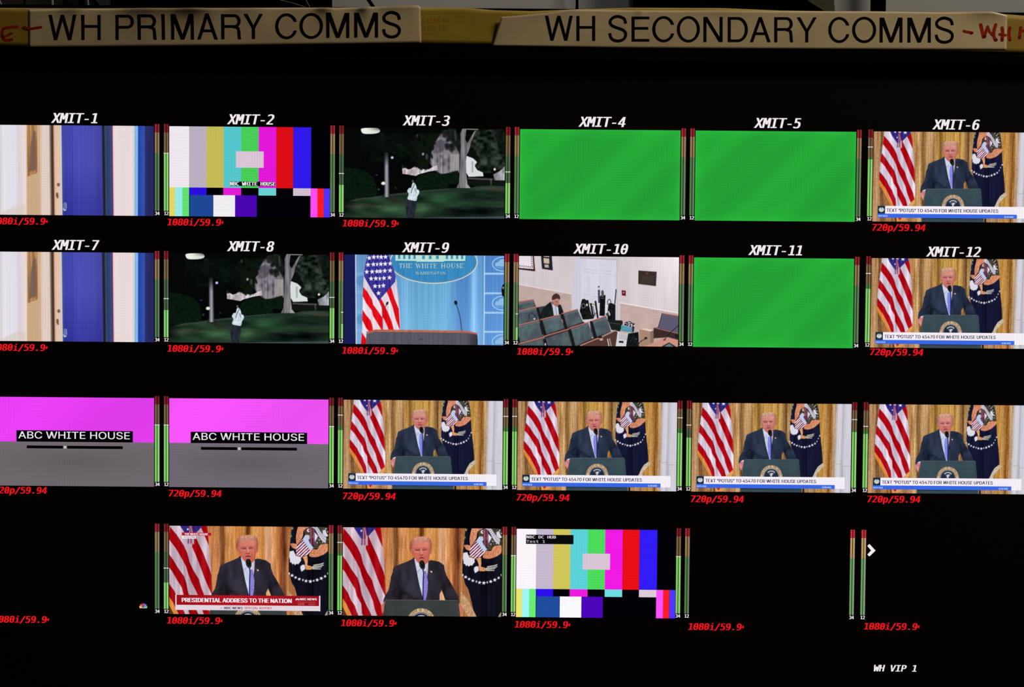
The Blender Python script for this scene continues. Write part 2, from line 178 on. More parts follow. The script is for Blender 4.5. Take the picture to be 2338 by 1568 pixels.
# ------------------------------------------------------------------ lettering (outlines of my own font table)
GLYPH={"mono":{"-":"124 224,305 224,305 167,124 167",".":"170 106,258 106,258 0,170 0","/":"310 520,376 520,102 -66,36 -66","0":"169 270,176 287,196 305,214 308,232 305,247 294,258 279,261 261,258 243,247 228,232 218,214 214,196 218,181 228,171 243,169 251;214 474,191 470,172 460,155 444,141 421,131 391,123 354,119 310,117 259,123 165,131 128,141 99,155 75,172 59,191 49,214 46,238 49,258 59,274 75,288 99,299 128,306 165,311 209,311 310,306 354,299 391,288 421,274 444,258 460,238 470;214 529,254 525,288 512,316 491,340 461,359 423,372 376,380 322,383 259,380 197,372 143,359 96,340 58,316 28,288 7,254 -6,214 -10,175 -6,141 7,113 28,89 58,70 96,57 143,49 197,46 259,49 322,57 376,70 423,89 461,113 491,141 512,175 525","1":"94 59,203 59,203 456,86 430,86 494,203 520,273 520,273 59,381 59,381 0,94 0","2":"130 59,369 59,369 0,53 0,53 59,234 255,263 293,281 323,290 350,293 377,292 398,287 416,279 432,268 445,254 456,237 464,219 469,181 469,148 464,95 444,57 424,57 495,110 516,179 529,232 527,265 519,294 506,319 489,339 467,354 442,362 414,365 382,361 349,357 332,341 298,316 261","3":"270 278,294 270,315 259,333 246,349 230,360 212,369 191,374 168,376 143,373 110,364 79,349 53,327 31,301 13,270 0,234 -8,176 -10,102 0,48 16,48 86,100 63,152 51,186 49,214 51,237 56,258 64,275 75,289 90,298 107,304 127,306 150,304 172,298 191,289 208,275 222,258 234,239 242,216 247,191 249,138 249,138 307,214 308,234 312,252 319,267 328,279 340,287 353,292 369,294 387,288 423,280 437,269 449,255 458,238 465,219 469,181 470,116 459,63 442,63 507,138 524,197 529,233 527,265 520,293 508,318 491,338 471,352 447,361 420,364 390,362 369,358 351,350 334,340 319,326 305,310 294,292 285","4":"256 456,92 181,256 181;244 520,326 520,326 181,395 181,395 124,326 124,326 0,256 0,256 124,36 124,36 190","5":"72 520,335 520,335 461,136 461,136 333,181 343,197 344,235 341,269 332,299 317,325 296,346 270,360 240,369 205,372 167,369 128,360 93,344 63,323 37,296 17,264 2,228 -7,167 -10,111 -5,50 12,50 84,82 68,130 54,180 49,208 51,232 57,253 66,270 80,284 97,294 117,300 140,302 167,299 193,293 216,283 236,269 253,251 267,230 277,206 283,150 283,97 270,72 259","6":"345 508,345 444,298 463,260 470,215 467,188 457,165 442,146 420,130 392,120 358,113 318,111 272,120 288,143 315,157 325,189 339,225 344,261 341,292 332,319 318,342 298,360 272,373 242,380 207,383 167,380 127,372 92,359 62,341 36,317 16,289 1,257 -7,221 -10,179 -6,143 6,113 26,88 55,70 92,57 138,49 194,46 259,49 321,59 375,75 422,97 460,125 490,159 512,199 525,257 529,308 521;220 289,198 287,180 281,163 270,149 256,138 239,130 218,125 194,123 167,125 140,130 116,138 95,149 77,163 63,180 53,198 47,220 45,242 47,261 53,277 62,290 76,300 93,308 114,314 167,308 220,300 241,290 258,277 271,261 281,242 287","7":"48 520,376 520,376 490,190 0,116 0,297 461,48 461","8":"214 247,192 245,173 240,156 232,142 221,131 206,123 189,118 169,116 146,118 124,123 104,131 86,142 72,156 60,173 52,193 47,214 45,237 47,256 51,273 60,287 71,299 86,307 103,313 146,307 189,298 206,287 220,273 232,256 240,237 245;153 276,132 283,113 293,97 305,83 319,72 335,64 353,59 373,58 394,60 424,68 450,81 473,100 493,123 509,150 520,180 527,214 529,249 527,280 520,306 509,329 493,348 473,361 450,369 424,372 394,370 373,365 353,357 335,346 319,332 305,316 293,297 283,276 276,301 269,322 259,341 246,356 230,368 211,377 190,382 166,384 140,381 106,372 77,358 51,339 30,314 12,285 0,252 -8,214 -10,177 -8,144 0,115 12,90 29,71 51,57 77,48 106,46 139,47 165,53 189,61 211,73 230,89 246,107 259,129 269;129 368,133 351,140 336,150 324,162 315,177 308,214 302,252 308,267 315,279 324,289 336,296 351,300 368,302 388,300 408,296 425,289 440,279 453,267 462,252 469,235 474,195 474,177 469,162 462,150 452,140 440,133 425,129 408","9":"208 231,229 233,248 239,264 249,278 263,289 281,297 301,302 325,304 352,302 379,297 403,289 424,278 442,264 456,248 466,229 472,208 474,186 472,167 467,150 457,137 443,127 426,119 405,115 381,115 324,119 299,127 278,137 261,150 248,166 238,185 232;82 11,82 76,105 64,141 53,180 49,212 52,239 62,262 77,282 99,297 128,307 162,314 202,316 248,307 231,284 204,255 186,238 180,202 175,166 178,135 187,108 202,85 222,67 247,55 278,47 313,44 353,47 393,55 428,68 458,87 483,110 503,138 518,170 526,206 529,248 525,285 513,315 493,339 464,357 427,370 380,378 325,381 259,378 198,368 144,352 97,330 59,302 29,268 7,229 -6,170 -10,119 -2",">":"31 335,31 398,399 252,399 195,31 49,31 113,327 223","B":"128 248,128 58,240 59,264 63,284 70,299 79,311 92,319 108,324 127,325 150,323 173,318 194,310 211,298 224,282 235,262 242,239 247;128 462,128 305,210 305,254 310,271 316,284 325,294 336,301 350,307 388,301 422,294 435,284 445,255 458,210 462;58 520,212 520,249 518,282 511,311 500,335 485,353 466,367 444,375 418,378 388,372 345,365 328,355 313,342 300,326 290,308 283,287 278,311 273,332 263,351 251,367 235,380 215,389 194,394 169,396 143,393 110,384 81,370 56,350 36,324 20,292 9,255 2,212 0,58 0","C":"374 18,333 1,274 -10,212 -6,170 8,134 30,104 61,79 100,62 146,52 199,48 259,52 320,62 373,80 419,104 458,134 489,170 511,212 525,274 529,319 522,374 501,374 429,333 455,303 466,259 472,227 469,199 459,175 442,156 419,141 389,130 353,124 309,122 259,124 209,130 166,141 130,156 100,175 77,199 60,227 50,259 47,304 53,333 64,361 81,374 91","D":"152 58,193 61,227 69,255 82,276 101,291 128,302 163,309 207,311 259,309 313,302 357,291 392,276 418,255 437,227 451,193 459,152 462,118 462,118 58;153 520,209 516,257 504,297 484,329 456,353 420,371 376,382 322,385 259,382 197,371 144,353 99,329 63,297 36,257 16,209 4,153 0,48 0,48 520","E":"69 520,377 520,377 461,139 461,139 307,367 307,367 248,139 248,139 59,384 59,384 0,69 0","H":"48 520,118 520,118 307,311 307,311 520,382 520,382 0,311 0,311 248,118 248,118 0,48 0","I":"70 520,359 520,359 461,250 461,250 59,359 59,359 0,70 0,70 59,179 59,179 461,70 461","M":"30 520,124 520,214 255,304 520,399 520,399 0,334 0,334 459,241 185,188 185,95 459,95 0,30 0","N":"48 520,138 520,313 92,313 520,381 520,381 0,292 0,116 428,116 0,48 0","O":"314 313,309 358,302 394,292 423,278 445,261 460,239 469,214 472,190 469,169 460,151 445,138 423,127 394,120 358,116 313,114 259,116 206,120 161,127 125,138 96,151 75,169 59,190 50,214 47,239 50,261 59,278 75,292 96,302 124,309 161,314 206;389 259,386 196,378 141,364 94,346 57,321 28,291 7,256 -6,214 -10,173 -6,138 7,108 27,84 56,65 94,51 140,43 196,41 259,43 323,51 378,65 425,84 462,108 492,138 513,173 525,214 529,256 525,291 513,321 492,346 462,364 425,378 378,386 323","P":"139 462,139 267,243 268,264 273,281 281,296 292,308 307,317 323,322 343,324 365,322 386,317 406,309 422,297 436,282 448,264 456,244 460,220 462;69 520,220 520,261 517,297 510,327 498,352 480,372 458,386 432,394 400,397 365,394 328,386 297,372 270,353 248,328 231,297 219,261 211,220 209,139 209,139 0,69 0","S":"352 502,352 431,304 456,256 470,223 472,200 471,179 466,160 459,144 449,132 436,123 422,117 405,117 370,120 356,126 344,146 325,162 317,276 286,306 273,330 259,349 242,364 222,374 198,380 172,382 142,379 107,371 77,356 51,336 29,311 12,280 0,244 -8,184 -10,148 -6,111 2,55 21,55 96,94 74,131 59,167 50,203 47,228 48,250 53,269 60,286 71,298 84,308 99,313 117,315 138,314 156,310 172,304 186,295 197,283 207,247 223,186 237,124 258,100 271,81 287,67 305,57 326,50 349,48 376,51 409,60 438,75 465,95 487,121 506,150 519,183 527,235 529,299 519","T":"16 520,413 520,413 461,250 461,250 0,180 0,180 461,16 461","U":"51 520,122 520,125 106,131 88,145 70,163 57,200 48,229 48,255 53,276 63,292 79,304 106,307 167,307 520,378 520,377 163,372 106,368 86,354 55,345 42,322 21,281 0,250 -8,214 -10,180 -8,148 0,107 21,84 42,67 70,61 87,54 132,52 163","V":"214 59,337 520,409 520,257 0,172 0,20 520,93 520","W":"0 520,69 520,118 98,178 377,251 377,311 97,361 520,429 520,352 0,285 0,214 309,144 0,78 0","X":"30 520,106 520,220 324,336 520,412 520,256 275,423 0,347 0,220 224,82 0,6 0,180 275","e":"387 211,387 180,110 180,112 148,118 121,128 98,143 79,161 64,183 53,208 46,237 44,284 50,318 59,354 74,372 84,372 20,302 -3,252 -10,193 -7,155 4,122 21,94 44,72 74,56 109,46 149,43 195,46 239,55 279,71 313,93 344,120 368,151 385,187 396,227 399,262 396,293 387,321 371,344 349,363 321,376 289,384 252;323 230,321 256,316 279,308 299,296 316,282 329,266 338,246 343,224 345,202 343,182 337,164 328,148 314,134 298,124 278,116 255,112 229","i":"89 390,253 390,253 50,380 50,380 0,62 0,62 50,189 50,189 340,89 340;189 542,253 542,253 461,189 461","p":"131 49,131 -148,66 -148,66 390,131 390,131 340,139 354,149 366,173 384,202 396,235 399,268 396,298 386,324 369,346 345,363 315,376 280,383 239,386 193,383 148,376 108,363 74,345 44,323 20,298 3,268 -7,235 -10,201 -6,186 -2,160 13,139 36;319 195,317 230,313 260,305 286,295 307,282 324,266 336,247 343,225 345,203 343,184 336,168 324,155 307,144 286,137 260,132 229,132 160,137 130,144 104,155 83,168 66,184 54,203 47,225 44,247 47,266 54,282 66,295 82,305 103,313 129","s":"339 376,339 314,311 328,283 338,255 344,227 346,206 345,174 338,162 332,152 324,146 314,140 289,141 276,149 257,156 250,167 243,207 231,284 214,304 206,320 196,334 183,345 169,357 134,359 113,356 85,348 61,336 40,318 22,295 8,268 -2,238 -8,189 -10,127 -1,74 14,74 80,126 58,175 46,205 44,242 48,258 53,271 61,281 70,288 81,294 109,289 130,273 147,246 160,156 183,134 191,116 201,101 213,90 227,82 243,77 261,76 282,78 309,85 332,97 352,114 369,135 382,160 392,189 397,237 399,282 394,325 382","t":"214 501,214 390,359 390,359 340,214 340,215 109,218 92,223 78,230 68,253 55,268 52,359 51,359 0,281 0,248 2,220 7,197 16,179 29,166 46,157 68,152 96,150 128,150 340,46 340,46 390,150 390,150 501"},"sans":{"0":"205 -6,184 -2,165 4,130 24,101 53,78 91,61 138,51 192,48 254,51 316,61 370,78 417,101 455,115 471,147 496,184 511,227 516,269 511,306 496,338 471,352 455,375 417,392 370,402 316,405 254,402 192,392 138,375 91,352 53,339 38,307 13,289 4,249 -6;241 50,255 53,279 65,300 84,317 111,330 144,339 183,344 254,342 303,335 346,324 382,309 412,300 425,279 444,255 456,227 460,198 456,174 444,153 425,136 398,123 365,114 325,109 254,111 205,118 163,129 126,144 97,153 84,174 65,198 53,212 50","1":"76 0,76 55,391 55,391 0;276 509,276 0,212 0,212 448,209 448,86 358,86 427,198 509","2":"64 0,64 47,282 282,302 309,317 344,320 382,316 402,308 419,289 439,264 453,224 460,201 458,181 452,156 436,144 422,131 395,127 373,127 362,66 362,66 380,73 413,86 442,105 468,129 488,158 503,174 509,207 515,243 515,276 509,306 497,332 479,352 458,368 432,378 403,381 361,375 328,354 284,313 230,153 60,153 57,389 57,389 0","3":"200 -6,165 -1,118 17,104 25,70 57,55 84,49 99,44 132,109 132,113 112,126 87,156 63,185 53,231 50,265 57,293 71,315 93,324 111,329 133,329 156,321 187,310 205,295 221,275 234,263 239,219 247,157 248,157 299,288 448,288 452,70 452,70 509,372 509,372 461,211 278,211 289,254 290,291 282,324 268,350 248,371 222,385 193,392 162,392 127,385 95,379 80,361 53,337 30,309 12,275 0,238 -6","4":"40 105,40 158,247 509,311 509,109 166,109 163,413 163,413 105;282 0,282 318,343 318,343 0","5":"203 -6,170 0,140 11,102 37,83 60,69 86,61 115,60 130,122 130,129 104,144 82,173 60,211 50,233 50,256 55,276 64,294 78,314 104,326 137,328 162,323 199,314 221,301 240,284 256,254 272,208 277,158 265,128 246,67 253,96 509,366 509,366 452,151 452,134 301,168 321,187 328,229 334,256 332,294 321,326 302,353 276,368 255,387 205,391 163,387 126,377 91,359 61,337 35,309 15,276 1,240 -6","6":"208 -6,173 1,142 15,115 35,84 74,71 107,64 143,64 177,69 207,87 256,137 340,252 509,322 509,151 261,145 261,165 288,203 310,235 314,270 311,302 302,341 277,352 266,370 240,382 210,388 176,388 138,381 104,368 73,359 58,337 34,310 14,279 1,245 -6;238 49,269 58,287 69,309 92,323 122,327 145,327 170,323 193,309 223,287 246,259 260,238 265,215 265,183 257,165 246,144 223,133 204,125 171,125 146,133 112,150 83,174 63,193 54,215 49","7":"97 0,323 448,323 452,62 452,62 509,391 509,391 449,165 0","8":"206 -6,169 0,136 11,107 28,74 62,60 89,55 104,52 148,60 184,77 216,101 241,120 254,153 265,153 267,125 278,102 296,85 321,78 335,71 364,71 396,83 437,99 462,120 482,146 498,192 513,226 516,261 513,292 504,332 482,353 462,369 437,381 396,381 364,374 335,359 308,350 296,327 278,300 267,300 265,332 254,360 233,382 206,396 172,401 135,397 104,387 75,369 50,346 28,317 11,284 0,246 -6;252 51,275 56,303 71,323 91,332 109,337 139,331 170,322 189,301 211,283 223,262 231,239 235,214 235,190 231,169 223,136 197,125 180,116 150,116 128,120 109,129 91,149 71,167 60,201 51;247 291,266 296,296 316,307 330,315 347,319 366,319 386,312 412,297 434,283 445,257 456,226 460,195 456,169 445,155 434,140 412,133 386,133 366,140 339,162 310,186 296,216 290","9":"245 515,279 508,310 494,337 474,359 449,375 419,386 384,389 347,383 302,373 270,356 234,315 168,200 0,130 0,301 248,307 248,297 231,270 208,242 197,200 195,151 207,124 222,101 243,91 255,76 283,64 333,64 370,71 405,85 436,104 463,128 485,158 502,190 512,208 515;215 460,193 455,165 440,144 417,130 387,125 352,127 327,138 295,157 270,174 257,193 248,226 243,259 248,279 257,302 277,319 305,323 315,327 338,327 363,323 386,309 417,287 440,259 455,238 460",":":"88 -4,75 0,58 14,50 34,50 48,54 62,69 78,81 85,95 87,110 85,128 73,139 55,141 41,139 27,128 9,116 0,103 -4;88 271,69 279,54 296,50 309,50 324,54 337,63 349,81 360,95 362,110 360,128 349,139 331,141 316,139 302,128 284,110 273,103 271","A":"16 0,201 509,276 509,463 0,395 0,264 372,232 478,245 478,191 302,85 0;110 142,110 199,370 199,370 142","B":"60 0,60 509,261 508,298 502,329 491,354 474,373 454,387 429,395 403,398 361,391 329,376 304,364 291,324 269,315 267,315 262,334 259,354 251,381 231,396 214,408 192,417 152,417 121,407 79,392 55,372 34,344 18,311 6,247 0;125 57,267 58,304 65,330 80,339 89,351 111,355 147,351 166,337 192,315 213,296 223,273 229,248 231,125 231;125 285,259 287,288 296,311 312,328 334,334 352,336 372,332 397,328 409,313 429,290 443,259 451,125 452","C":"242 -6,217 -2,171 13,150 25,113 55,82 93,59 140,45 193,41 223,41 285,51 343,59 369,82 415,97 436,113 454,150 484,171 495,194 504,242 514,267 516,298 514,340 504,367 494,413 462,432 442,455 406,470 364,473 348,408 348,399 378,372 416,350 434,315 449,277 456,249 455,231 452,199 441,169 422,156 410,134 381,117 345,111 325,104 279,104 229,111 184,117 163,134 127,157 98,184 76,215 61,249 54,297 55,350 75,378 99,399 131,408 160,473 160,461 117,432 67,402 38,367 15,327 0,283 -6","D":"60 0,60 509,225 509,281 504,307 498,331 489,353 478,373 465,391 450,421 413,444 367,457 315,462 255,457 195,443 142,421 97,406 77,390 60,371 44,351 31,328 20,303 11,249 1;125 57,239 58,282 66,301 72,333 91,360 117,379 149,392 187,398 231,398 279,392 323,379 361,360 392,335 418,303 437,265 448,221 452,125 452","E":"60 0,60 509,372 509,372 452,125 452,125 286,355 286,355 229,125 229,125 57,375 57,375 0","F":"60 0,60 509,369 509,369 452,125 452,125 278,346 278,346 221,125 221,125 0","H":"60 0,60 509,125 509,125 289,392 289,392 509,457 509,457 0,392 0,392 232,125 232,125 0","I":"31 0,31 57,118 57,118 452,31 452,31 509,269 509,269 452,183 452,183 57,269 57,269 0","K":"104 145,104 216,212 344,364 509,448 509,231 276,228 276;60 0,60 509,125 509,125 0;372 0,188 259,228 309,449 0","L":"60 0,60 509,125 509,125 57,361 57,361 0","M":"60 0,60 509,152 509,322 49,307 49,352 187,476 509,568 509,568 0,504 0,507 457,513 457,456 291,342 0,286 0,112 457,119 457,122 291,122 0","N":"60 0,60 509,136 509,398 87,414 55,405 54,399 195,399 509,463 509,463 0,387 0,108 452,119 454,125 291,125 0","O":"241 -6,217 -2,171 13,150 25,113 55,82 93,59 140,45 193,41 223,41 285,51 343,59 369,82 415,97 436,113 454,150 484,171 495,194 504,241 514,267 516,317 510,340 504,363 495,384 484,421 454,437 436,464 393,474 369,482 343,492 285,492 223,488 193,474 140,464 115,437 73,421 55,384 25,363 13,317 -2,293 -6;285 54,318 61,349 76,364 86,377 98,399 127,416 163,427 205,430 254,427 303,416 346,399 382,377 411,364 423,334 441,302 452,267 456,232 452,199 441,184 433,157 411,145 397,125 364,111 325,104 279,104 229,111 183,125 144,145 112,170 86,199 68,215 61,249 54","P":"60 0,60 509,258 508,298 501,316 495,347 478,360 468,381 444,397 415,406 383,409 348,406 313,397 280,381 251,360 227,347 216,316 199,279 189,235 186,125 186,125 0;125 242,248 243,275 247,297 256,322 276,337 303,343 325,343 371,333 402,322 419,297 439,262 450,232 452,125 452","R":"60 0,60 509,259 508,299 501,317 496,348 480,372 459,382 447,397 419,403 403,409 370,409 334,403 301,390 271,372 246,361 235,333 217,317 210,279 201,258 198,125 198,125 0;125 255,263 257,276 259,307 272,329 292,338 309,345 340,345 364,338 395,329 413,307 434,298 440,275 448,248 452,125 452;353 0,247 198,320 198,428 0","S":"202 -8,162 -2,128 9,98 26,85 36,64 60,49 88,40 120,38 137,104 137,112 105,130 80,156 63,177 55,224 49,263 53,286 60,315 77,335 100,343 119,346 139,341 165,332 179,305 200,245 222,160 247,118 266,86 289,64 318,57 335,53 353,53 389,60 420,75 448,96 471,122 490,154 504,189 513,227 516,266 513,316 498,344 481,367 461,385 436,392 422,401 378,337 378,335 393,323 418,302 437,275 451,243 458,200 457,167 448,141 432,124 411,117 394,115 376,118 356,125 340,152 317,212 293,312 264,359 238,375 224,395 198,406 165,408 139,405 107,394 77,377 51,353 28,323 11,288 -2,246 -8","T":"32 452,32 509,417 509,417 452,257 452,257 0,193 0,193 452","U":"235 -7,192 0,154 15,121 37,95 64,76 97,69 114,61 153,60 509,124 509,125 164,130 137,148 102,165 83,187 68,213 57,243 52,275 52,305 57,331 68,362 92,377 113,387 137,393 178,393 509,457 509,456 153,448 114,433 80,410 50,380 25,345 7,325 0,282 -7","V":"204 0,16 509,84 509,248 31,235 31,290 206,395 509,463 509,278 0","W":"155 0,16 509,82 509,197 40,189 40,224 196,306 509,380 509,497 40,488 40,523 196,603 509,670 509,530 0,455 0,345 422,336 475,350 475,318 323,230 0","X":"18 0,217 284,217 236,29 509,104 509,243 292,232 292,298 400,374 509,446 509,259 239,259 287,456 0,382 0,242 208,230 231,244 231,182 129,91 0","Y":"203 0,203 208,16 509,91 509,228 282,250 230,224 230,240 271,280 344,381 509,455 509,268 208,268 0","“":"52 318,104 509,151 509,121 318;175 318,228 509,274 509,244 318","”":"52 318,82 509,151 509,98 318;175 318,205 509,274 509,222 318"}}
ADV={"0":453,"1":453,"2":453,"3":453,"4":453,"5":453,"6":453,"7":453,"8":453,"9":453,":":188,"A":480,"B":456,"C":510,"D":502,"E":419,"F":410,"H":517,"I":300,"K":467,"L":393,"M":628,"N":523,"O":533,"P":445,"R":449,"S":447,"T":449,"U":517,"V":480,"W":686,"X":474,"Y":472,"“":300,"”":300," ":188}

CAP = {'mono': 0.520, 'sans': 0.509}
def glyph(font, ch):
    return [[tuple(int(q) / 1000 for q in p.split()) for p in l.split(',')] for l in GLYPH[font][ch].split(';')]
_tess = {}
def tess(font, ch):
    if (font, ch) not in _tess:
        cu = bpy.data.curves.new('glyph', 'CURVE'); cu.dimensions = '2D'; cu.fill_mode = 'BOTH'
        for l in glyph(font, ch):
            sp = cu.splines.new('POLY'); sp.points.add(len(l) - 1); sp.use_cyclic_u = True
            for q, pt in zip(l, sp.points): pt.co = (q[0], q[1], 0, 1)
        ob = bpy.data.objects.new('glyph', cu); COL.objects.link(ob)
        me = bpy.data.meshes.new_from_object(ob.evaluated_get(bpy.context.evaluated_depsgraph_get()))
        _tess[(font, ch)] = (np.array([tuple(v.co[:2]) for v in me.vertices]), [tuple(f.vertices) for f in me.polygons])
        bpy.data.objects.remove(ob); bpy.data.curves.remove(cu); bpy.data.meshes.remove(me)
    return _tess[(font, ch)]
SER = {  # small serif capitals: strokes (x0,y0,x1,y1,width) in a cap height of 1
 'T': (0.8, [(.4, 0, .4, 1, .15), (.02, .97, .78, .97, .06), (.05, .97, .05, .78, .05), (.75, .97, .75, .78, .05), (.25, .02, .55, .02, .05)]),
 'H': (0.95, [(.18, 0, .18, 1, .14), (.75, 0, .75, 1, .14), (.18, .5, .75, .5, .05), (.04, .02, .32, .02, .05), (.62, .02, .9, .02, .05), (.04, .98, .32, .98, .05), (.62, .98, .9, .98, .05)]),
 'E': (0.8, [(.18, 0, .18, 1, .14), (.05, .97, .7, .97, .06), (.05, .03, .73, .03, .06), (.18, .5, .55, .5, .05), (.7, .97, .7, .8, .05), (.73, .03, .73, .22, .05), (.55, .6, .55, .4, .05)]),
 'W': (1.2, [(.12, 1, .38, 0, .14), (.38, 0, .58, .95, .05), (.58, .95, .84, 0, .14), (.84, 0, 1.08, 1, .05), (0, .98, .25, .98, .05), (.98, .98, 1.18, .98, .05)]),
 'I': (0.45, [(.2, 0, .2, 1, .14), (.06, .02, .34, .02, .05), (.06, .98, .34, .98, .05)]),
 'O': (1.0, [(.2, .5, .25, .2, .12), (.2, .5, .25, .8, .12), (.25, .8, .5, 1, .07), (.25, .2, .5, 0, .07), (.5, 1, .75, .8, .07), (.5, 0, .75, .2, .07), (.75, .8, .8, .5, .12), (.75, .2, .8, .5, .12)]),
 'U': (0.95, [(.18, 1, .18, .3, .14), (.18, .3, .4, 0, .09), (.4, 0, .62, .05, .06), (.62, .05, .75, .35, .05), (.75, .35, .75, 1, .05), (.04, .98, .32, .98, .05), (.63, .98, .88, .98, .05)]),
 'S': (0.7, [(.58, .75, .56, .9, .05), (.56, .9, .32, 1, .06), (.32, 1, .12, .8, .1), (.12, .8, .3, .55, .13), (.3, .55, .58, .3, .13), (.58, .3, .38, 0, .1), (.38, 0, .1, .1, .06), (.1, .1, .08, .3, .05)]),
 'A': (0.95, [(.1, 0, .42, 1, .05), (.42, 1, .78, 0, .15), (.2, .33, .62, .33, .05), (0, .02, .22, .02, .05), (.65, .02, .92, .02, .05)]),
 'N': (0.95, [(.18, 0, .18, 1, .05), (.15, 1, .75, 0, .15), (.75, 0, .75, 1, .05), (.04, .02, .32, .02, .05), (.62, .98, .9, .98, .05)]),
 'G': (0.95, [(.75, .75, .5, 1, .06), (.5, 1, .22, .8, .09), (.22, .8, .15, .5, .13), (.15, .5, .25, .15, .12), (.25, .15, .5, 0, .08), (.5, 0, .76, .1, .06), (.76, .1, .76, .4, .13), (.6, .42, .9, .42, .05)])}
def text_width(s, font):
    return sum(ADV.get(c, 450) for c in s) / 1000 if font == 'sans' else 0.4294 * len(s)
def text_tris(s, font, x, y, cap, width=None, skew=0.0, pitch=None, bold=0.0):
    """vertices and triangles of a line of lettering; x, y = left end of the base line, y runs down"""
    k = cap / CAP[font]; V, Fc = [], []
    kx = k if width is None else width / text_width(s, font)
    cx = 0.0
    for ch in s:
        adv = (ADV.get(ch, 450) / 1000 if font == 'sans' else 0.4294) * kx if pitch is None else pitch
        if ch != ' ':
            P, T = tess(font, ch)
            kk = kx if pitch is None else pitch / 0.4294
            for bx in ((0,) if bold == 0 else (-bold, -bold / 3, bold / 3, bold)):
                q = np.empty((len(P), 2)); q[:, 0] = x + cx + P[:, 0] * kk + P[:, 1] * k * skew + bx; q[:, 1] = y - P[:, 1] * k
                o = sum(len(v) for v in V); V.append(q); Fc += [tuple(i + o for i in t) for t in T]
        cx += adv
    return np.concatenate(V), Fc
# ------------------------------------------------------------------ flat picture meshes on the display
DPT = 0.0002
class Flat:
    """collects coloured polygons in display units (u right, v down) for one mesh lying on the glass"""
    def __init__(s): s.V = []; s.F = []; s.C = []; s.n = 0
    def add(s, pts, faces, col):
        o = len(s.V); s.V += [(p[0], p[1], min(s.n, 40) * 4e-6) for p in pts]; s.n += 1; s.F += [tuple(i + o for i in f) for f in faces]
        c = lin(col); s.C += [c] * len(pts)
    def poly(s, pts, col): s.add(pts, [tuple(range(len(pts)))], col)
    def rect(s, x0, y0, x1, y1, col): s.poly([(x0, y0), (x1, y0), (x1, y1), (x0, y1)], col)
    def text(s, *a, col=(255, 255, 255), **k):
        V, Fc = text_tris(*a, **k); s.add(V, Fc, col)
    def line(s, pts, wd, col):
        for (a, b) in zip(pts[:-1], pts[1:]):
            dx, dy = b[0] - a[0], b[1] - a[1]; L = math.hypot(dx, dy) or 1; nx, ny = -dy / L * wd / 2, dx / L * wd / 2
            s.poly([(a[0] + nx, a[1] + ny), (b[0] + nx, b[1] + ny), (b[0] - nx, b[1] - ny), (a[0] - nx, a[1] - ny)], col)
    def mesh(s, name, level=2):
        V = np.array([(p[0] * S, -DPT * level - (p[2] if len(p) > 2 else 0), -p[1] * S) for p in s.V])
        return mesh_np(name, V, s.F, M_DISP, np.array(s.C))

_rnd = {}
def noise(X, Y, seed=0):
    if seed not in _rnd: _rnd[seed] = np.random.RandomState(seed).rand(256, 256)
    g = _rnd[seed]; xi = np.floor(X).astype(int); yi = np.floor(Y).astype(int); fx = X - xi; fy = Y - yi
    fx = fx * fx * (3 - 2 * fx); fy = fy * fy * (3 - 2 * fy)
    a = g[yi % 256, xi % 256]; b = g[yi % 256, (xi + 1) % 256]; c = g[(yi + 1) % 256, xi % 256]; d = g[(yi + 1) % 256, (xi + 1) % 256]
    return (a * (1 - fx) + b * fx) * (1 - fy) + (c * (1 - fx) + d * fx) * fy - 0.5
def ramp(keys):
    xs = np.array([k[0] for k in keys], float); cs = np.array([k[1] for k in keys], float)
    return lambda X: np.stack([np.interp(X, xs, cs[:, i]) for i in range(3)], -1)
def smooth(pts, n=5):
    P = [np.array(p, float) for p in pts]; out = []; m = len(P)
    for i in range(m):
        a, b, c, d = P[i - 1], P[i], P[(i + 1) % m], P[(i + 2) % m]
        for j in range(n):
            t = j / n
            out.append(tuple(0.5 * (2 * b + (c - a) * t + (2 * a - 5 * b + 4 * c - d) * t * t + (3 * b - a - 3 * c + d) * t ** 3)))
    return out
def smooth_open(pts, n=3):
    P = [np.array(p, float) for p in pts]; P = [2 * P[0] - P[1]] + P + [2 * P[-1] - P[-2]]; out = []
    for i in range(1, len(P) - 2):
        a, b, c, d = P[i - 1:i + 3]
        for j in range(n):
            t = j / n; out.append(tuple(0.5 * (2 * b + (c - a) * t + (2 * a - 5 * b + 4 * c - d) * t * t + (3 * b - a - 3 * c + d) * t ** 3)))
    return out + [tuple(P[-2])]
def star_pts(x, y, r, rot=-90, sx=1.0):
    return [(x + sx * (r if i % 2 == 0 else r * .42) * math.cos(math.radians(rot + 36 * i)), y + (r if i % 2 == 0 else r * .42) * math.sin(math.radians(rot + 36 * i))) for i in range(10)]

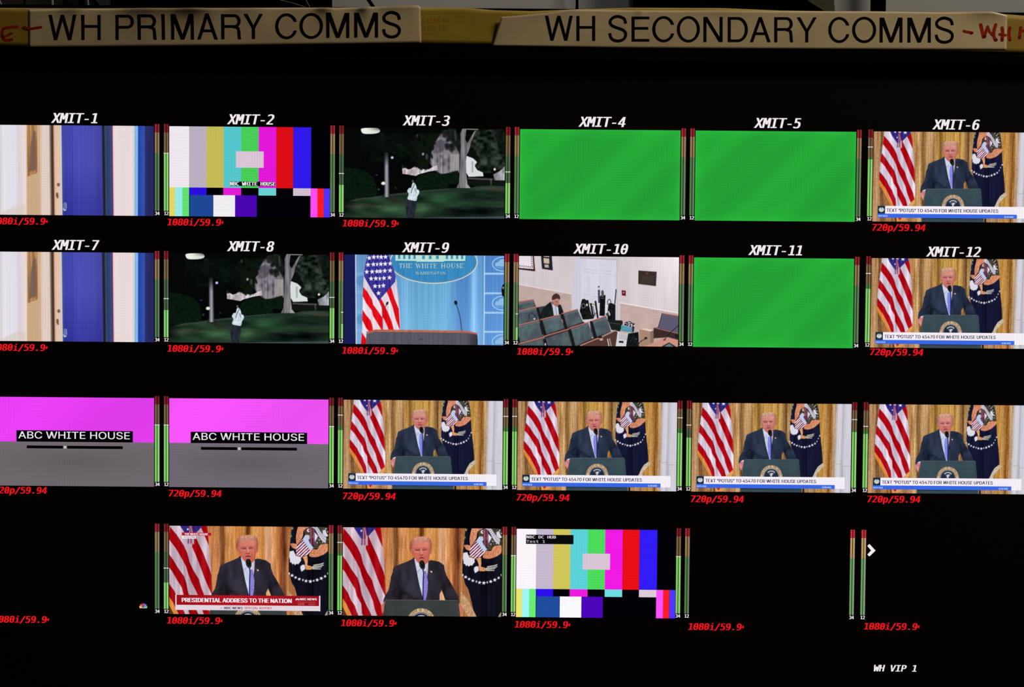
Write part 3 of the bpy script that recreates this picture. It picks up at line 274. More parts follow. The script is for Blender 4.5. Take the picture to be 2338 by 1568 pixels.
class Pic:
    """a video picture painted pixel by pixel: colours of a fine grid of points on the glass, plus what each pixel shows"""
    def __init__(s, u0, v0, tw, th, W=366, H=205):
        s.u0, s.v0, s.tw, s.th, s.W, s.H = u0, v0, tw, th, W, H
        s.rgb = np.zeros((H, W, 3)); s.lid = np.zeros((H, W), int); s.names = ['']; s.labels = ['']; s.keys = ['']; s.cur = 0
        s.M = np.eye(3)
    def view(s, x0, y0, kx, ky=None):
        ky = ky or kx
        src = []; dst = []
        um, vm = s.u0 + s.tw / 2, s.v0 + s.th / 2
        c = at_inv(um, vm)
        for dx, dy in ((0, 0), (100, 0), (0, 100)):
            px, py = c[0] + dx, c[1] + dy; u_, v_ = uv(px, py)
            src.append(((px - x0) * kx, (py - y0) * ky, 1)); dst.append(((u_ - s.u0) / s.tw * (s.W - 1), (v_ - s.v0) / s.th * (s.H - 1), 1))
        s.M = np.array(dst).T @ np.linalg.inv(np.array(src).T); s.Mi = np.linalg.inv(s.M)
        s.kpx = abs(s.M[0, 0])
    def layer(s, name, label=None, key=None):     # what the next strokes show; key keeps two of a kind apart
        key = key or name
        if key in s.keys: s.cur = s.keys.index(key)
        else: s.keys.append(key); s.names.append(name); s.labels.append(label); s.cur = len(s.names) - 1
    def tr(s, pts):
        P = np.array([(p[0], p[1], 1) for p in pts], float).T; return (s.M @ P)[:2].T
    def _box(s, P, pad=2):
        x0 = max(0, int(P[:, 0].min() - pad)); x1 = min(s.W, int(P[:, 0].max() + pad) + 1)
        y0 = max(0, int(P[:, 1].min() - pad)); y1 = min(s.H, int(P[:, 1].max() + pad) + 1)
        return x0, y0, x1, y1
    def _apply(s, cov, bx, col, alpha, lay=True):
        x0, y0, x1, y1 = bx
        if x1 <= x0 or y1 <= y0: return
        if callable(col):
            JX, JY = np.meshgrid(np.arange(x0, x1), np.arange(y0, y1)); Q = s.Mi @ np.stack([JX.ravel(), JY.ravel(), np.ones(JX.size)])
            c = col(Q[0].reshape(JX.shape), Q[1].reshape(JX.shape))
        else: c = np.array(col, float)
        a = (cov * alpha)[..., None]; R = s.rgb[y0:y1, x0:x1]; s.rgb[y0:y1, x0:x1] = R * (1 - a) + c * a
        if lay and alpha > .6:
            L = s.lid[y0:y1, x0:x1]; L[cov > .5] = s.cur
    def poly(s, pts, col, alpha=1.0, soft=0, lay=True, loops=None):
        LP = [s.tr(l) for l in (loops if loops else [pts])]
        bx = s._box(np.concatenate(LP), 2 + 2 * soft); x0, y0, x1, y1 = bx
        if x1 <= x0 or y1 <= y0: return
        ss = 3
        X, Y = np.meshgrid(x0 - .5 + (np.arange((x1 - x0) * ss) + .5) / ss, y0 - .5 + (np.arange((y1 - y0) * ss) + .5) / ss)
        ins = np.zeros(X.shape, bool)
        for P in LP:
            for (ax_, ay_), (bx_, by_) in zip(P, np.roll(P, -1, 0)):
                if ay_ == by_: continue
                cr = ((ay_ > Y) != (by_ > Y)) & (X < (bx_ - ax_) * (Y - ay_) / (by_ - ay_) + ax_); ins ^= cr
        cov = ins.reshape(y1 - y0, ss, x1 - x0, ss).mean((1, 3))
        for _ in range(soft):
            p = np.pad(cov, 1, mode='edge'); cov = (p[:-2, 1:-1] + p[2:, 1:-1] + p[1:-1, :-2] + p[1:-1, 2:] + 2 * p[1:-1, 1:-1]) / 6
        s._apply(cov, bx, col, alpha, lay)
    def stroke(s, pts, wd, col, alpha=1.0, feather=1.0, lay=True):
        P = s.tr(pts); r = wd * s.kpx / 2; bx = s._box(P, r + 2 + feather); x0, y0, x1, y1 = bx
        if x1 <= x0 or y1 <= y0: return
        X, Y = np.meshgrid(np.arange(x0, x1, dtype=float), np.arange(y0, y1, dtype=float)); D = np.full(X.shape, 1e9)
        for a, b in zip(P[:-1], P[1:]):
            d = b - a; L = max(1e-6, d @ d); t = np.clip(((X - a[0]) * d[0] + (Y - a[1]) * d[1]) / L, 0, 1)
            D = np.minimum(D, np.hypot(X - a[0] - t * d[0], Y - a[1] - t * d[1]))
        s._apply(np.clip((r - D) / feather + .5, 0, 1), bx, col, alpha, lay)
    def ell(s, cx, cy, rx, ry, col, rot=0, alpha=1.0, soft=0, lay=True):
        c, q = math.cos(math.radians(rot)), math.sin(math.radians(rot))
        s.poly([(cx + rx * math.cos(t) * c - ry * math.sin(t) * q, cy + rx * math.cos(t) * q + ry * math.sin(t) * c) for t in np.linspace(0, 2 * math.pi, 33)[:-1]], col, alpha, soft, lay)
    def tint(s, fn):       # recolour everything of the current layer: fn(rgb, X, Y) in view coordinates
        JX, JY = np.meshgrid(np.arange(s.W), np.arange(s.H)); Q = s.Mi @ np.stack([JX.ravel(), JY.ravel(), np.ones(JX.size)])
        m = s.lid == s.cur; c = fn(s.rgb, Q[0].reshape(JX.shape), Q[1].reshape(JX.shape)); s.rgb[m] = c[m]
    def serif(s, text, x, y, cap, width, col, alpha=1.0, pad=0.06):
        tot = sum((SER[c][0] + pad) if c != ' ' else .7 for c in text); k = width / tot; cx = x
        for c in text:
            if c == ' ': cx += .7 * k; continue
            for (a, b, c2, d, wd) in SER[c][1]: s.stroke([(cx + a * k, y - b * cap), (cx + c2 * k, y - d * cap)], wd * cap * 1.15, col, alpha, 0.8)
            cx += (SER[c][0] + pad) * k
    def meshes(s, name):
        """one mesh per layer, split along the pixels"""
        W, H = s.W, s.H
        gx, gy = np.meshgrid(np.arange(W) / (W - 1) * s.tw * S, -np.arange(H) / (H - 1) * s.th * S)
        V = np.stack([gx.ravel(), np.full(W * H, -DPT), gy.ravel()], -1)
        idx = np.arange(W * H).reshape(H, W)
        Q = np.stack([idx[:-1, :-1], idx[:-1, 1:], idx[1:, 1:], idx[1:, :-1]], -1).reshape(-1, 4)[:, ::-1]
        fl = s.lid[:-1, :-1].ravel(); C = lin(np.clip(s.rgb, 0, 255)).reshape(-1, 3)
        out = []
        for i, nm in enumerate(s.names):
            f = Q[fl == i]
            if len(f) == 0: continue
            u, inv = np.unique(f, return_inverse=True); f2 = inv.reshape(f.shape)
            out.append((nm, s.labels[i], mesh_np(nm or name, V[u], f2, M_DISP, C[u])))
        return out
def at_inv(u_, v_):          # plane -> photo point
    p = R3 @ np.array([u_, v_, 0.0]) + T_CAM
    return 1169 + F_PX * p[0] / p[2], 784 + F_PX * p[1] / p[2]

# ------------------------------------------------------------------ layout of the multiviewer picture
PITCH, TW, TH = 399.845, 365.5, 204.4
ROWV = [0.0, 288.66, 621.2, 915.3]
def tile_uv(c, r):
    u_ = (c - 1) * PITCH + (5.43 if c == 5 else 0) - (0.54 if c == 0 else 0)
    return u_, ROWV[r] + ((-1.3, -1.9, -0.2, 0)[r] if c == 5 else 0)
def new_pic(c, r):
    u_, v_ = tile_uv(c, r); return Pic(u_, v_, TW, TH)

# ---- painters
def gold_curtain(P, keys, k, warp=0.0, y0=235):
    R = ramp(keys)
    def f(X, Y):
        Xw = X + warp * (Y - y0) * np.clip((X - 1500) / 400, 0, 1)
        c = R(Xw + 6 * noise(X / 90, Y / 260, 3))
        n = noise(Xw / 9.5 * k, Y / 170, 1) * 46 + noise(Xw / 22 * k, Y / 400, 2) * 40 + noise(X / 7, Y / 16, 4) * 30
        return np.clip(c + n[..., None] * np.array([1, .95, .75]), 0, 255)
    P.poly([(-400, -400), (3500, -400), (3500, 3500), (-400, 3500)], f)

def us_flag(P, white=(216, 203, 220), red=(174, 10, 22), bottom=True):
    P.layer('striped_flag')
    def shade(col, k):
        def f(X, Y):
            n = noise(X / 26, Y / 420, 11) * 40 + noise(X / 60 + Y / 900, Y / 500, 12) * 44
            d = np.exp(-((X - (380 + (Y - 560) * .12)) / 16) ** 2) * 24 * (Y > 500) + np.exp(-((X - (455 + (Y - 700) * .22)) / 22) ** 2) * 18 * (Y > 700)
            return np.clip(np.array(col, float) + (n * k - d * k)[..., None], 0, 255)
        return f
    out = [(218, 20), (648, 20), (665, 110), (685, 300), (700, 420), (712, 600), (718, 800), (728, 920), (728, 1050), (720, 1145), (655, 1200), (600, 1270), (380, 1270), (330, 1170), (240, 970), (133, 820), (137, 680), (152, 520), (170, 380), (190, 240), (205, 130)]
    P.poly([(133, 820), (240, 960), (310, 1080), (350, 1160), (390, 1280), (355, 1280), (300, 1200), (200, 1010), (150, 930), (126, 850)], shade((224, 140, 58), .8))
    P.poly([(722, 1140), (655, 1200), (600, 1270), (680, 1270), (728, 1190)], shade((212, 150, 70), .6))
    P.poly(out, shade(white, 1.0))
    rd = shade(red, .5)
    A = [(210, 100), (290, 190), (375, 310), (420, 400), (450, 510), (500, 610), (560, 700), (590, 800), (640, 920), (690, 1030), (720, 1145), (655, 1200), (620, 1110), (590, 1030), (570, 940), (520, 830), (470, 740), (430, 640), (405, 560), (360, 480), (280, 350), (190, 238)]
    B = [(172, 385), (240, 470), (310, 580), (380, 670), (410, 760), (430, 860), (480, 970), (540, 1080), (575, 1150), (605, 1270), (535, 1270), (480, 1165), (435, 1080), (425, 970), (370, 880), (350, 800), (290, 710), (230, 610), (152, 520)]
    Cc = [(139, 685), (200, 760), (260, 840), (300, 930), (345, 990), (370, 1060), (405, 1140), (415, 1270), (378, 1270), (330, 1150), (240, 970), (133, 820)]
    D = [(515, 190), (560, 290), (620, 410), (660, 510), (700, 600), (716, 660), (724, 890), (680, 800), (630, 690), (580, 560), (530, 440), (480, 330), (490, 250)]
    E_ = [(590, 110), (655, 60), (676, 150), (688, 320), (650, 240), (620, 170)]
    for q in (A, B, Cc, D, E_): P.poly(q, rd)
    for q, n in ((A, 11), (B, 10), (Cc, 8), (D, 7)): P.stroke([(x - 3, y + 4) for x, y in q[:n]], 5, (60, 20, 60), .35, lay=False)
    P.poly([(305, 20), (650, 20), (650, 65), (585, 118), (520, 185), (500, 215), (430, 225), (385, 165), (340, 100)], lambda X, Y: np.clip(np.array([48, 40, 122.]) + (noise(X / 20, Y / 200, 13) * 30)[..., None], 0, 255))
    for x, y, r in ((395, 38, 26), (470, 44, 30), (560, 48, 36), (430, 130, 18)): P.poly(star_pts(x, y, r), (232, 232, 245))
    for i, (x, c) in enumerate(((440, (90, 40, 110)), (455, (190, 130, 150)), (470, (120, 40, 70)), (485, (200, 150, 165)), (500, (110, 30, 60)))):
        P.stroke([(462 + (x - 470) * .3, 55), (x, 180), (x + (x - 470) * .25, 290)], 15, c, .9)
    P.stroke([(497, 190), (500, 295)], 12, (205, 190, 200), .9)
    if bottom:
        P.poly([(400, 1440), (600, 1440), (545, 1500), (420, 1510)], (222, 150, 78)); P.poly([(440, 1440), (512, 1440), (475, 1490)], (176, 20, 28))
        P.poly([(398, 1440), (415, 1440), (422, 1510), (400, 1510)], (60, 40, 30))
    P.layer('')

def eagle_flag(P, dark=(20, 22, 48)):
    P.layer('navy_flag')
    def navy(X, Y):
        n = noise(X / 40, Y / 600, 21) * 22 - 16 * np.exp(-((X - 340) / 14) ** 2) * (Y > 640) - 12 * np.exp(-((X - 520) / 14) ** 2) * (Y > 600)
        return np.clip(np.array(dark, float) + n[..., None] * np.array([.6, .65, 1.1]), 0, 255)
    P.poly([(640, 1200), (684, 1262), (605, 1335), (545, 1410), (530, 1490), (430, 1490), (480, 1420), (510, 1345), (560, 1270)], lambda X, Y: np.array([196, 182, 162.]) + (noise(X / 14, Y / 14, 22) * 60)[..., None])
    P.poly([(100, 60), (60, 190), (50, 300), (40, 390), (30, 500), (25, 600), (22, 780), (60, 930), (100, 1000), (150, 1200), (200, 1500), (440, 1500), (470, 1440), (510, 1350), (560, 1275), (647, 1210), (635, 1000), (615, 800), (600, 650), (590, 500), (580, 350), (560, 200), (520, 60)], navy)
    wing = lambda X, Y: np.clip(np.array([208, 134, 98.]) + (np.sin(X * .42 + Y * .06) * 20 + noise(X / 8, Y / 16, 23) * 60)[..., None], 0, 255)
    P.poly(smooth([(175, 60), (310, 60), (300, 160), (245, 190), (215, 230), (210, 290), (190, 330), (140, 405), (122, 380), (118, 300), (130, 220), (150, 150)], 3), wing)
    for x, y in ((85, 125), (70, 185), (50, 292), (90, 90)): P.ell(x, y, 14, 18, (120, 135, 88), 30)
    P.poly([(390, 60), (520, 60), (562, 170), (580, 280), (580, 395), (520, 400), (450, 402), (420, 445), (350, 470), (345, 420), (365, 350), (400, 300), (380, 180)], lambda X, Y: np.clip(np.array([62, 58, 46.]) + (noise(X / 9, Y / 9, 24) * 110)[..., None], 0, 255))
    P.poly([(225, 215), (250, 190), (330, 175), (370, 230), (350, 320), (280, 330), (235, 275)], (72, 60, 40))
    P.ell(285, 212, 22, 24, (228, 224, 232)); P.ell(292, 210, 11, 12, (90, 50, 50))
    P.poly([(355, 225), (408, 290), (365, 372), (340, 300)], (226, 222, 230)); P.ell(270, 305, 40, 32, (196, 196, 210), 20)
    for i, (x, c) in enumerate(((300, (122, 60, 92)), (316, (176, 96, 110)), (332, (96, 40, 60)), (348, (150, 60, 80)), (358, (96, 70, 120)))): P.stroke([(x, 170), (x + 2, 300), (x + 4, 412)], 12, c, .9)
    P.poly([(240, 278), (275, 320), (300, 385), (348, 450), (312, 505), (255, 430), (200, 345)], (188, 204, 232))
    def stripes(X, Y):
        q = ((X - 115) * .70 + (Y - 540) * .71) / 15.5; m = (np.sin(q * math.pi) > 0)[..., None]
        return np.where(m, np.array([228, 218, 230.]), np.array([124, 38, 70.]))
    P.poly([(205, 330), (315, 500), (270, 552), (185, 578), (125, 545), (113, 450)], stripes)
    P.stroke([(118, 540), (150, 575), (190, 585)], 12, (210, 130, 95))
    P.poly(smooth([(330, 470), (400, 472), (425, 420), (480, 398), (582, 405), (585, 450), (530, 505), (470, 550), (370, 582), (290, 562), (312, 505)], 3), wing)
    P.poly([(40, 395), (80, 388), (135, 402), (120, 472), (70, 450)], wing)
    wt = lambda X, Y: np.clip(np.array([222, 218, 230.]) + (np.sin(X * .35 - Y * .1) * 12)[..., None], 0, 255)
    P.poly([(35, 500), (85, 490), (115, 560), (178, 580), (186, 625), (165, 655), (150, 676), (125, 670), (108, 690), (90, 668), (72, 682), (60, 655), (40, 650), (38, 610), (28, 570)], wt)
    P.poly([(205, 575), (268, 562), (272, 640), (266, 690), (300, 700), (330, 720), (325, 752), (250, 752), (240, 720), (236, 650)], lambda X, Y: np.clip(np.array([222, 156, 104.]) + (noise(X / 10, Y / 12, 25) * 60)[..., None], 0, 255))
    P.ell(300, 722, 26, 20, (232, 160, 96)); P.ell(300, 722, 9, 7, (130, 60, 40))
    P.poly([(175, 705), (210, 680), (235, 692), (238, 745), (190, 780), (175, 735)], wt)
    for a, b in (((330, 715), (480, 662)), ((335, 722), (478, 690)), ((335, 735), (455, 712)), ((340, 742), (440, 742)), ((350, 690), (470, 672))): P.stroke([a, b], 11, (205, 200, 190))
    for a, b in (((350, 700), (470, 680)), ((350, 722), (440, 708))): P.stroke([a, b], 4, (60, 60, 50), .8)
    P.poly([(305, 60), (350, 95), (400, 165), (455, 250), (520, 320), (505, 388), (450, 345), (410, 272), (365, 190), (305, 155)], (206, 202, 214))
    P.poly([(470, 215), (505, 200), (520, 250), (550, 290), (505, 300), (470, 260)], (214, 212, 224))
    for i in range(11): x = 345 + i * 15; y = 128 + i * 21.5; P.stroke([(x - 8, y + 4), (x + 8, y - 6)], 6, (70, 60, 80), .75)
    for x, y in ((455, 115), (485, 150), (512, 190), (535, 232), (552, 292), (398, 382), (424, 345), (470, 372), (545, 335), (505, 130)): P.ell(x, y, 8, 8, (220, 216, 222))
    for x, y, r, sx in ((28, 805, 24, .6), (66, 832, 27, 1), (112, 860, 24, 1), (160, 882, 25, 1), (207, 894, 24, .55), (250, 908, 27, 1), (306, 914, 30, 1), (350, 905, 22, .6), (396, 894, 28, 1), (450, 872, 29, 1), (500, 845, 25, .9), (537, 805, 22, .6), (564, 750, 20, .6), (592, 698, 24, .8)):
        P.poly(star_pts(x, y, r, -80, sx), (232, 228, 238))
    P.layer('')

def speaker(P, suit=(38, 46, 66), skin=(204, 122, 112), hair=(198, 148, 126), fx=0.0, micx=0.0, tie_right=False):
    """a man in a dark suit speaking into a microphone, in the coordinates of the 11.2x close view"""
    P.layer('person', 'person in dark suit and blue tie speaking')
    def cloth(X, Y):
        n = noise(X / 90, Y / 160, 31) * 22 + noise(X / 16, Y / 16, 32) * 9
        n = n - 26 * np.exp(-(((X - 745) / 55) ** 2 + ((Y - 1330) / 130) ** 2)) - 18 * np.exp(-((X - 905 + (Y - 1330) * -1.4) / 60) ** 2) * (Y > 1270) * (X > 700) * (X < 1100)
        n = n - 24 * np.exp(-(((X - 1590) / 40) ** 2 + ((Y - 1270) / 130) ** 2)) + 9 * np.exp(-((X - 1000) / 260) ** 2)
        return np.clip(np.array(suit, float) + n[..., None] * np.array([.8, .85, 1.]), 0, 255)
    P.poly([(1010, 625), (960, 665), (870, 705), (720, 760), (620, 805), (592, 860), (590, 920), (556, 990), (545, 1080), (510, 1240), (450, 1330), (412, 1420), (408, 1520), (430, 1570), (480, 1500), (560, 1470), (1510, 1470), (1514, 1310), (1552, 1230), (1640, 1470), (1900, 1470), (1860, 1330), (1790, 1200), (1720, 1080), (1650, 970), (1612, 860), (1600, 770), (1500, 705), (1350, 675), (1290, 690), (1200, 800)], cloth)
    P.stroke([(590, 920), (640, 1000), (700, 1150), (740, 1300), (745, 1430)], 14, (16, 18, 30), .5, 3, lay=False)
    P.stroke([(540, 1290), (620, 1260), (690, 1190)], 22, (10, 13, 22), .55, 3, lay=False); P.stroke([(520, 1330), (610, 1330), (680, 1380)], 18, (10, 13, 22), .5, 3, lay=False)
    P.stroke([(1560, 1000), (1570, 1150), (1555, 1260)], 14, (14, 16, 28), .5, 3, lay=False)
    P.stroke([(1720, 1110), (1640, 1180), (1590, 1260)], 18, (12, 14, 24), .5, 3, lay=False)
    sh = lambda X, Y: np.where((X > 1252)[..., None], np.array([206, 186, 192.]), np.array([206, 212, 236.]) + (noise(X / 40, Y / 90, 33) * 24)[..., None])
    P.poly([(1010, 640), (1060, 900), (1100, 1100), (1160, 1330), (1196, 1440), (1228, 1440), (1242, 1300), (1256, 1100), (1290, 880), (1296, 700), (1200, 720), (1100, 700)], sh)
    P.stroke([(1010, 640), (1035, 780), (1062, 900), (1100, 1100), (1160, 1330), (1192, 1440)], 12, (14, 14, 26), .8)
    P.stroke([(1296, 700), (1290, 880), (1262, 1050), (1248, 1300)], 12, (14, 16, 36), .8)
    P.stroke([(1030, 780), (960, 815), (975, 850)], 7, (18, 20, 34), .6, 2, lay=False)
    P.stroke([(1078, 892), (1112, 862), (1150, 830)], 8, (110, 120, 160), .8)
    P.stroke([(1290, 870), (1262, 850)], 8, (120, 100, 120), .8)
    tx = 1238 + 20 if tie_right else 1205
    tc = (126, 136, 232) if not tie_right else (140, 128, 214)
    if tie_right:
        P.poly([(1250, 880), (1205, 880), (1200, 1100), (1190, 1300), (1200, 1440), (1238, 1440), (1275, 1250), (1286, 1080)], lambda X, Y: np.array(tc, float) + (noise(X / 7, Y / 7, 34) * 50)[..., None])
        P.stroke([(1216, 880), (1250, 960), (1284, 1060)], 8, (90, 50, 80), .7)
    else:
        P.poly([(1162, 860), (1232, 860), (1248, 1000), (1252, 1200), (1236, 1400), (1210, 1432), (1165, 1290), (1145, 1050)], lambda X, Y: np.array(tc, float) + (noise(X / 9, Y / 9, 34) * 50)[..., None])
    # head
    def face(X, Y):
        g = (Y - 340) / 400; n = noise(X / 30, Y / 40, 35) * 16
        c = np.array(skin, float) + np.stack([14 - 22 * g + n, 24 - 34 * g + n, 22 - 32 * g + n], -1)
        sd = -30 * np.clip(np.abs(X - fx - 1165) / 175 - .62, 0, 1) * 2.0
        return np.clip(c + sd[..., None], 0, 255)
    P.poly(smooth([(985 + fx, 360), (1165 + fx, 310), (1335 + fx, 350), (1350 + fx, 450), (1342 + fx, 540), (1322 + fx, 620), (1290, 700), (1240, 752), (1160, 762), (1085, 715), (1022 + fx, 620), (990 + fx, 520), (975 + fx, 430)], 4), face)
    P.ell(975 + fx, 515, 17, 42, (186, 108, 104)); P.ell(1355 + fx, 520, 18, 46, (182, 104, 100))
    def hr(X, Y):
        n = noise(X / 14 + Y / 60, Y / 40, 36) * 34; d = -55 * np.clip((np.abs(X - fx - 1160) - 130) / 80, 0, 1)
        return np.clip(np.array(hair, float) + (n + d)[..., None] + (np.clip((330 - Y) / 100, 0, 1) * 16)[..., None], 0, 255)
    P.poly(smooth([(950 + fx, 500), (940 + fx, 390), (972 + fx, 305), (1030 + fx, 262), (1110 + fx, 242), (1210 + fx, 234), (1310 + fx, 250), (1352 + fx, 300), (1374 + fx, 400), (1366 + fx, 490), (1344 + fx, 492), (1336 + fx, 400), (1312 + fx, 352), (1250 + fx, 338), (1150 + fx, 350), (1060 + fx, 362), (1004 + fx, 392), (985 + fx, 460), (975 + fx, 512)], 4), hr, soft=1)
    for a, b, c2 in (((1040, 474), (1085, 458), (1142, 470)), ((1188, 468), (1230, 455), (1274, 468))): P.stroke([(a[0] + fx, a[1]), (b[0] + fx, b[1]), (c2[0] + fx, c2[1])], 20, (138, 74, 70), .8, 3)
    for a, b in (((1062, 492), (1128, 492)), ((1196, 488), (1254, 486))):
        P.stroke([(a[0] + fx, a[1]), (b[0] + fx, b[1])], 20, (74, 30, 40), .9, 2); P.stroke([(a[0] + fx, a[1] + 18), (b[0] + fx, b[1] + 18)], 10, (228, 166, 160), .6, 2)
    P.stroke([(1168 + fx, 480), (1174 + fx, 560)], 18, (240, 176, 170), .6, 4); P.stroke([(1140 + fx, 500), (1146 + fx, 565)], 10, (168, 84, 84), .5, 4)
    P.stroke([(1142 + fx, 580), (1198 + fx, 578)], 20, (134, 52, 54), .8, 2.5)
    P.stroke([(1105 + fx, 560), (1080 + fx, 640)], 10, (170, 88, 86), .45, 4); P.stroke([(1245 + fx, 560), (1272 + fx, 640)], 10, (164, 84, 82), .45, 4)
    P.stroke([(1142 + fx, 640), (1178 + fx, 630), (1212 + fx, 640)], 24, (96, 26, 38), .9, 2.5); P.stroke([(1150 + fx, 662), (1206 + fx, 662)], 12, (222, 140, 140), .6, 3)
    P.stroke([(1075 + fx, 690), (1120 + fx, 730), (1170 + fx, 745)], 18, (176, 88, 86), .5, 4)
    # pin
    P.ell(1338, 884, 16, 12, (214, 60, 50), 35); P.ell(1352, 896, 16, 12, (240, 236, 240), 35)
    P.layer('microphone')
    P.stroke([(1222 + micx, 800), (1240 + micx, 920), (1240 + micx * 1.2, 1100), (1238 + micx * 1.2, 1440)], 24, (22, 26, 66) if not tie_right else (16, 22, 70), .95)
    P.poly(smooth([(1205 + micx, 678), (1245 + micx, 700), (1268 + micx, 770), (1262 + micx, 830), (1230 + micx, 862), (1190 + micx, 835), (1158 + micx, 780), (1160 + micx, 710)], 4), lambda X, Y: np.clip(np.array([30, 33, 30.]) + (noise(X / 16, Y / 22, 37) * 70)[..., None], 0, 255))
    P.layer('')

def seal(P, cx, cy, r, ytop=None):
    P.ell(cx, cy, r, r, lambda X, Y: np.array([206, 180, 144.]) + (noise(X / 12, Y / 12, 41) * 40)[..., None])
    txt = 'PRESIDENT OF THE UNITED'
    for i, ch in enumerate(txt):
        if ch == ' ': continue
        an = math.radians(-168 + i * 156 / (len(txt) - 1)); rb = r * .80; k = r * .19 / CAP['sans']
        ca, sa = math.cos(an + math.pi / 2), math.sin(an + math.pi / 2); bx_, by_ = cx + rb * math.cos(an), cy + rb * math.sin(an)
        L = [[(bx_ + (p[0] - .22) * k * ca + p[1] * k * sa, by_ + (p[0] - .22) * k * sa - p[1] * k * ca) for p in l] for l in glyph('sans', ch)]
        P.poly(None, (118, 78, 52), .95, loops=L)
    P.ell(cx, cy, r * .735, r * .735, (34, 40, 58)); P.ell(cx, cy, r * .70, r * .70, (214, 208, 208)); P.ell(cx, cy, r * .655, r * .655, (32, 44, 64))
    for i in range(44):
        an = i * 2 * math.pi / 44; P.ell(cx + r * .675 * math.cos(an), cy + r * .675 * math.sin(an), r * .018, r * .018, (50, 60, 80), lay=False)
    P.stroke([(cx - r * .30, cy - r * .36), (cx - r * .16, cy - r * .45), (cx + r * .02, cy - r * .48), (cx + r * .2, cy - r * .44), (cx + r * .30, cy - r * .34)], r * .085, (206, 200, 204))
    P.poly([(cx - r * .3, cy - r * .28), (cx - r * .05, cy - r * .34), (cx + r * .25, cy - r * .3), (cx + r * .2, cy - r * .16), (cx + r * .08, cy), (cx - r * .08, cy), (cx - r * .18, cy - r * .16)], (88, 96, 112))
    P.poly([(cx - r * .12, cy - r * .22), (cx + r * .1, cy - r * .3), (cx + r * .18, cy - r * .2), (cx + r * .06, cy - r * .12), (cx + r * .05, cy + r * .05), (cx - r * .06, cy + r * .02)], (206, 208, 214))

CURT = [(0, (170, 120, 60)), (113, (190, 140, 82)), (150, (206, 166, 102)), (190, (190, 140, 78)), (215, (112, 76, 38)), (260, (170, 120, 60)), (600, (200, 148, 84)), (640, (205, 150, 85)), (665, (214, 160, 82)), (700, (222, 182, 112)), (730, (172, 126, 60)), (745, (122, 86, 42)), (790, (214, 166, 90)), (850, (226, 186, 120)), (880, (170, 120, 52)), (900, (220, 174, 96)), (940, (216, 160, 62)), (960, (120, 90, 40)), (990, (200, 150, 60)), (1040, (226, 180, 84)), (1100, (216, 166, 72)), (1150, (220, 172, 74)), (1200, (204, 150, 62)), (1245, (220, 180, 92)), (1290, (160, 110, 50)), (1310, (130, 90, 46)), (1340, (190, 150, 80)), (1400, (190, 150, 80)), (1730, (196, 150, 90)), (1760, (216, 160, 60)), (1800, (216, 156, 60)), (1830, (216, 170, 92)), (1860, (190, 130, 52)), (1885, (150, 96, 36)), (1905, (196, 140, 60)), (1930, (206, 166, 100)), (1960, (214, 190, 150)), (1978, (206, 200, 208)), (2020, (216, 212, 222)), (2042, (196, 190, 200)), (2050, (176, 170, 180)), (2062, (198, 194, 206)), (2100, (208, 204, 216)), (2300, (206, 202, 214))]
def podium_pic():
    P = new_pic(4, 2)
    P.view(1560, 880, 5.6)
    R = ramp(CURT)
    def f(X, Y):
        rt = np.clip((X - 1500) / 400, 0, 1); Xw = X + .033 * (Y - 235) * rt; wt = np.clip((Xw - 1955) / 25, 0, 1)
        c = R(Xw + 7 * noise(X / 90, Y / 260, 3) * (1 - wt))
        n = noise(Xw / 8, Y / 260, 1) * 54 + noise(Xw / 22, Y / 400, 2) * 34 + noise(X / 7, Y / 14, 4) * 34
        return np.clip(c * (1 - (1 - wt[..., None]) * np.array([.12, .13, .0])) + (n * (1 - .8 * wt))[..., None] * np.array([1, .95, .8]), 0, 255)
    P.poly([(0, 0), (2400, 0), (2400, 1600), (0, 1600)], f)
    P.stroke([(1950, 1003), (2012, 1006)], 7, (168, 160, 158), .8); P.stroke([(2045, 1032), (2140, 1035)], 7, (168, 162, 164), .8)
    P.stroke([(2022, 970), (2034, 1040), (2038, 1180)], 16, (178, 172, 176), .8, 3)
    P.view(1575, 915, 7.292); us_flag(P)
    P.view(1800, 910, 8.253); eagle_flag(P)
    P.view(1650, 920, 11.2); speaker(P)
    P.view(1680, 1030, 13.753)
    P.layer('person')
    P.poly([(265, 278), (200, 290), (150, 320), (104, 395), (110, 500), (142, 560), (180, 594), (202, 520), (218, 440), (262, 300)], lambda X, Y: np.clip(np.array([214, 132, 136.]) + (noise(X / 22, Y / 50, 51) * 44)[..., None], 0, 255))
    P.poly([(265, 272), (205, 282), (160, 312), (170, 324), (262, 300)], (236, 226, 236)); P.poly([(110, 505), (140, 560), (150, 580), (118, 545)], (26, 20, 26))
    P.layer('lectern')
    P.poly([(280, 250), (1950, 250), (1984, 285), (2000, 460), (2028, 800), (2075, 1330), (135, 1330), (185, 800), (225, 500), (250, 290)], lambda X, Y: np.clip(np.array([56, 74, 82.]) + (noise(X / 200, Y / 200, 52) * 8 + noise(X / 13, Y / 13, 53) * 8)[..., None], 0, 255))
    P.stroke([(285, 258), (1950, 258)], 16, (84, 98, 106), .8)
    seal(P, 1112, 782, 345)
    P.poly([(140, 1150), (2080, 1150), (2080, 1185), (140, 1185)], (24, 34, 38), .8, 1)
    P.layer('')
    P.poly([(2095, 1170), (2145, 1170), (2148, 1330), (2098, 1330)], (16, 16, 14))
    return P

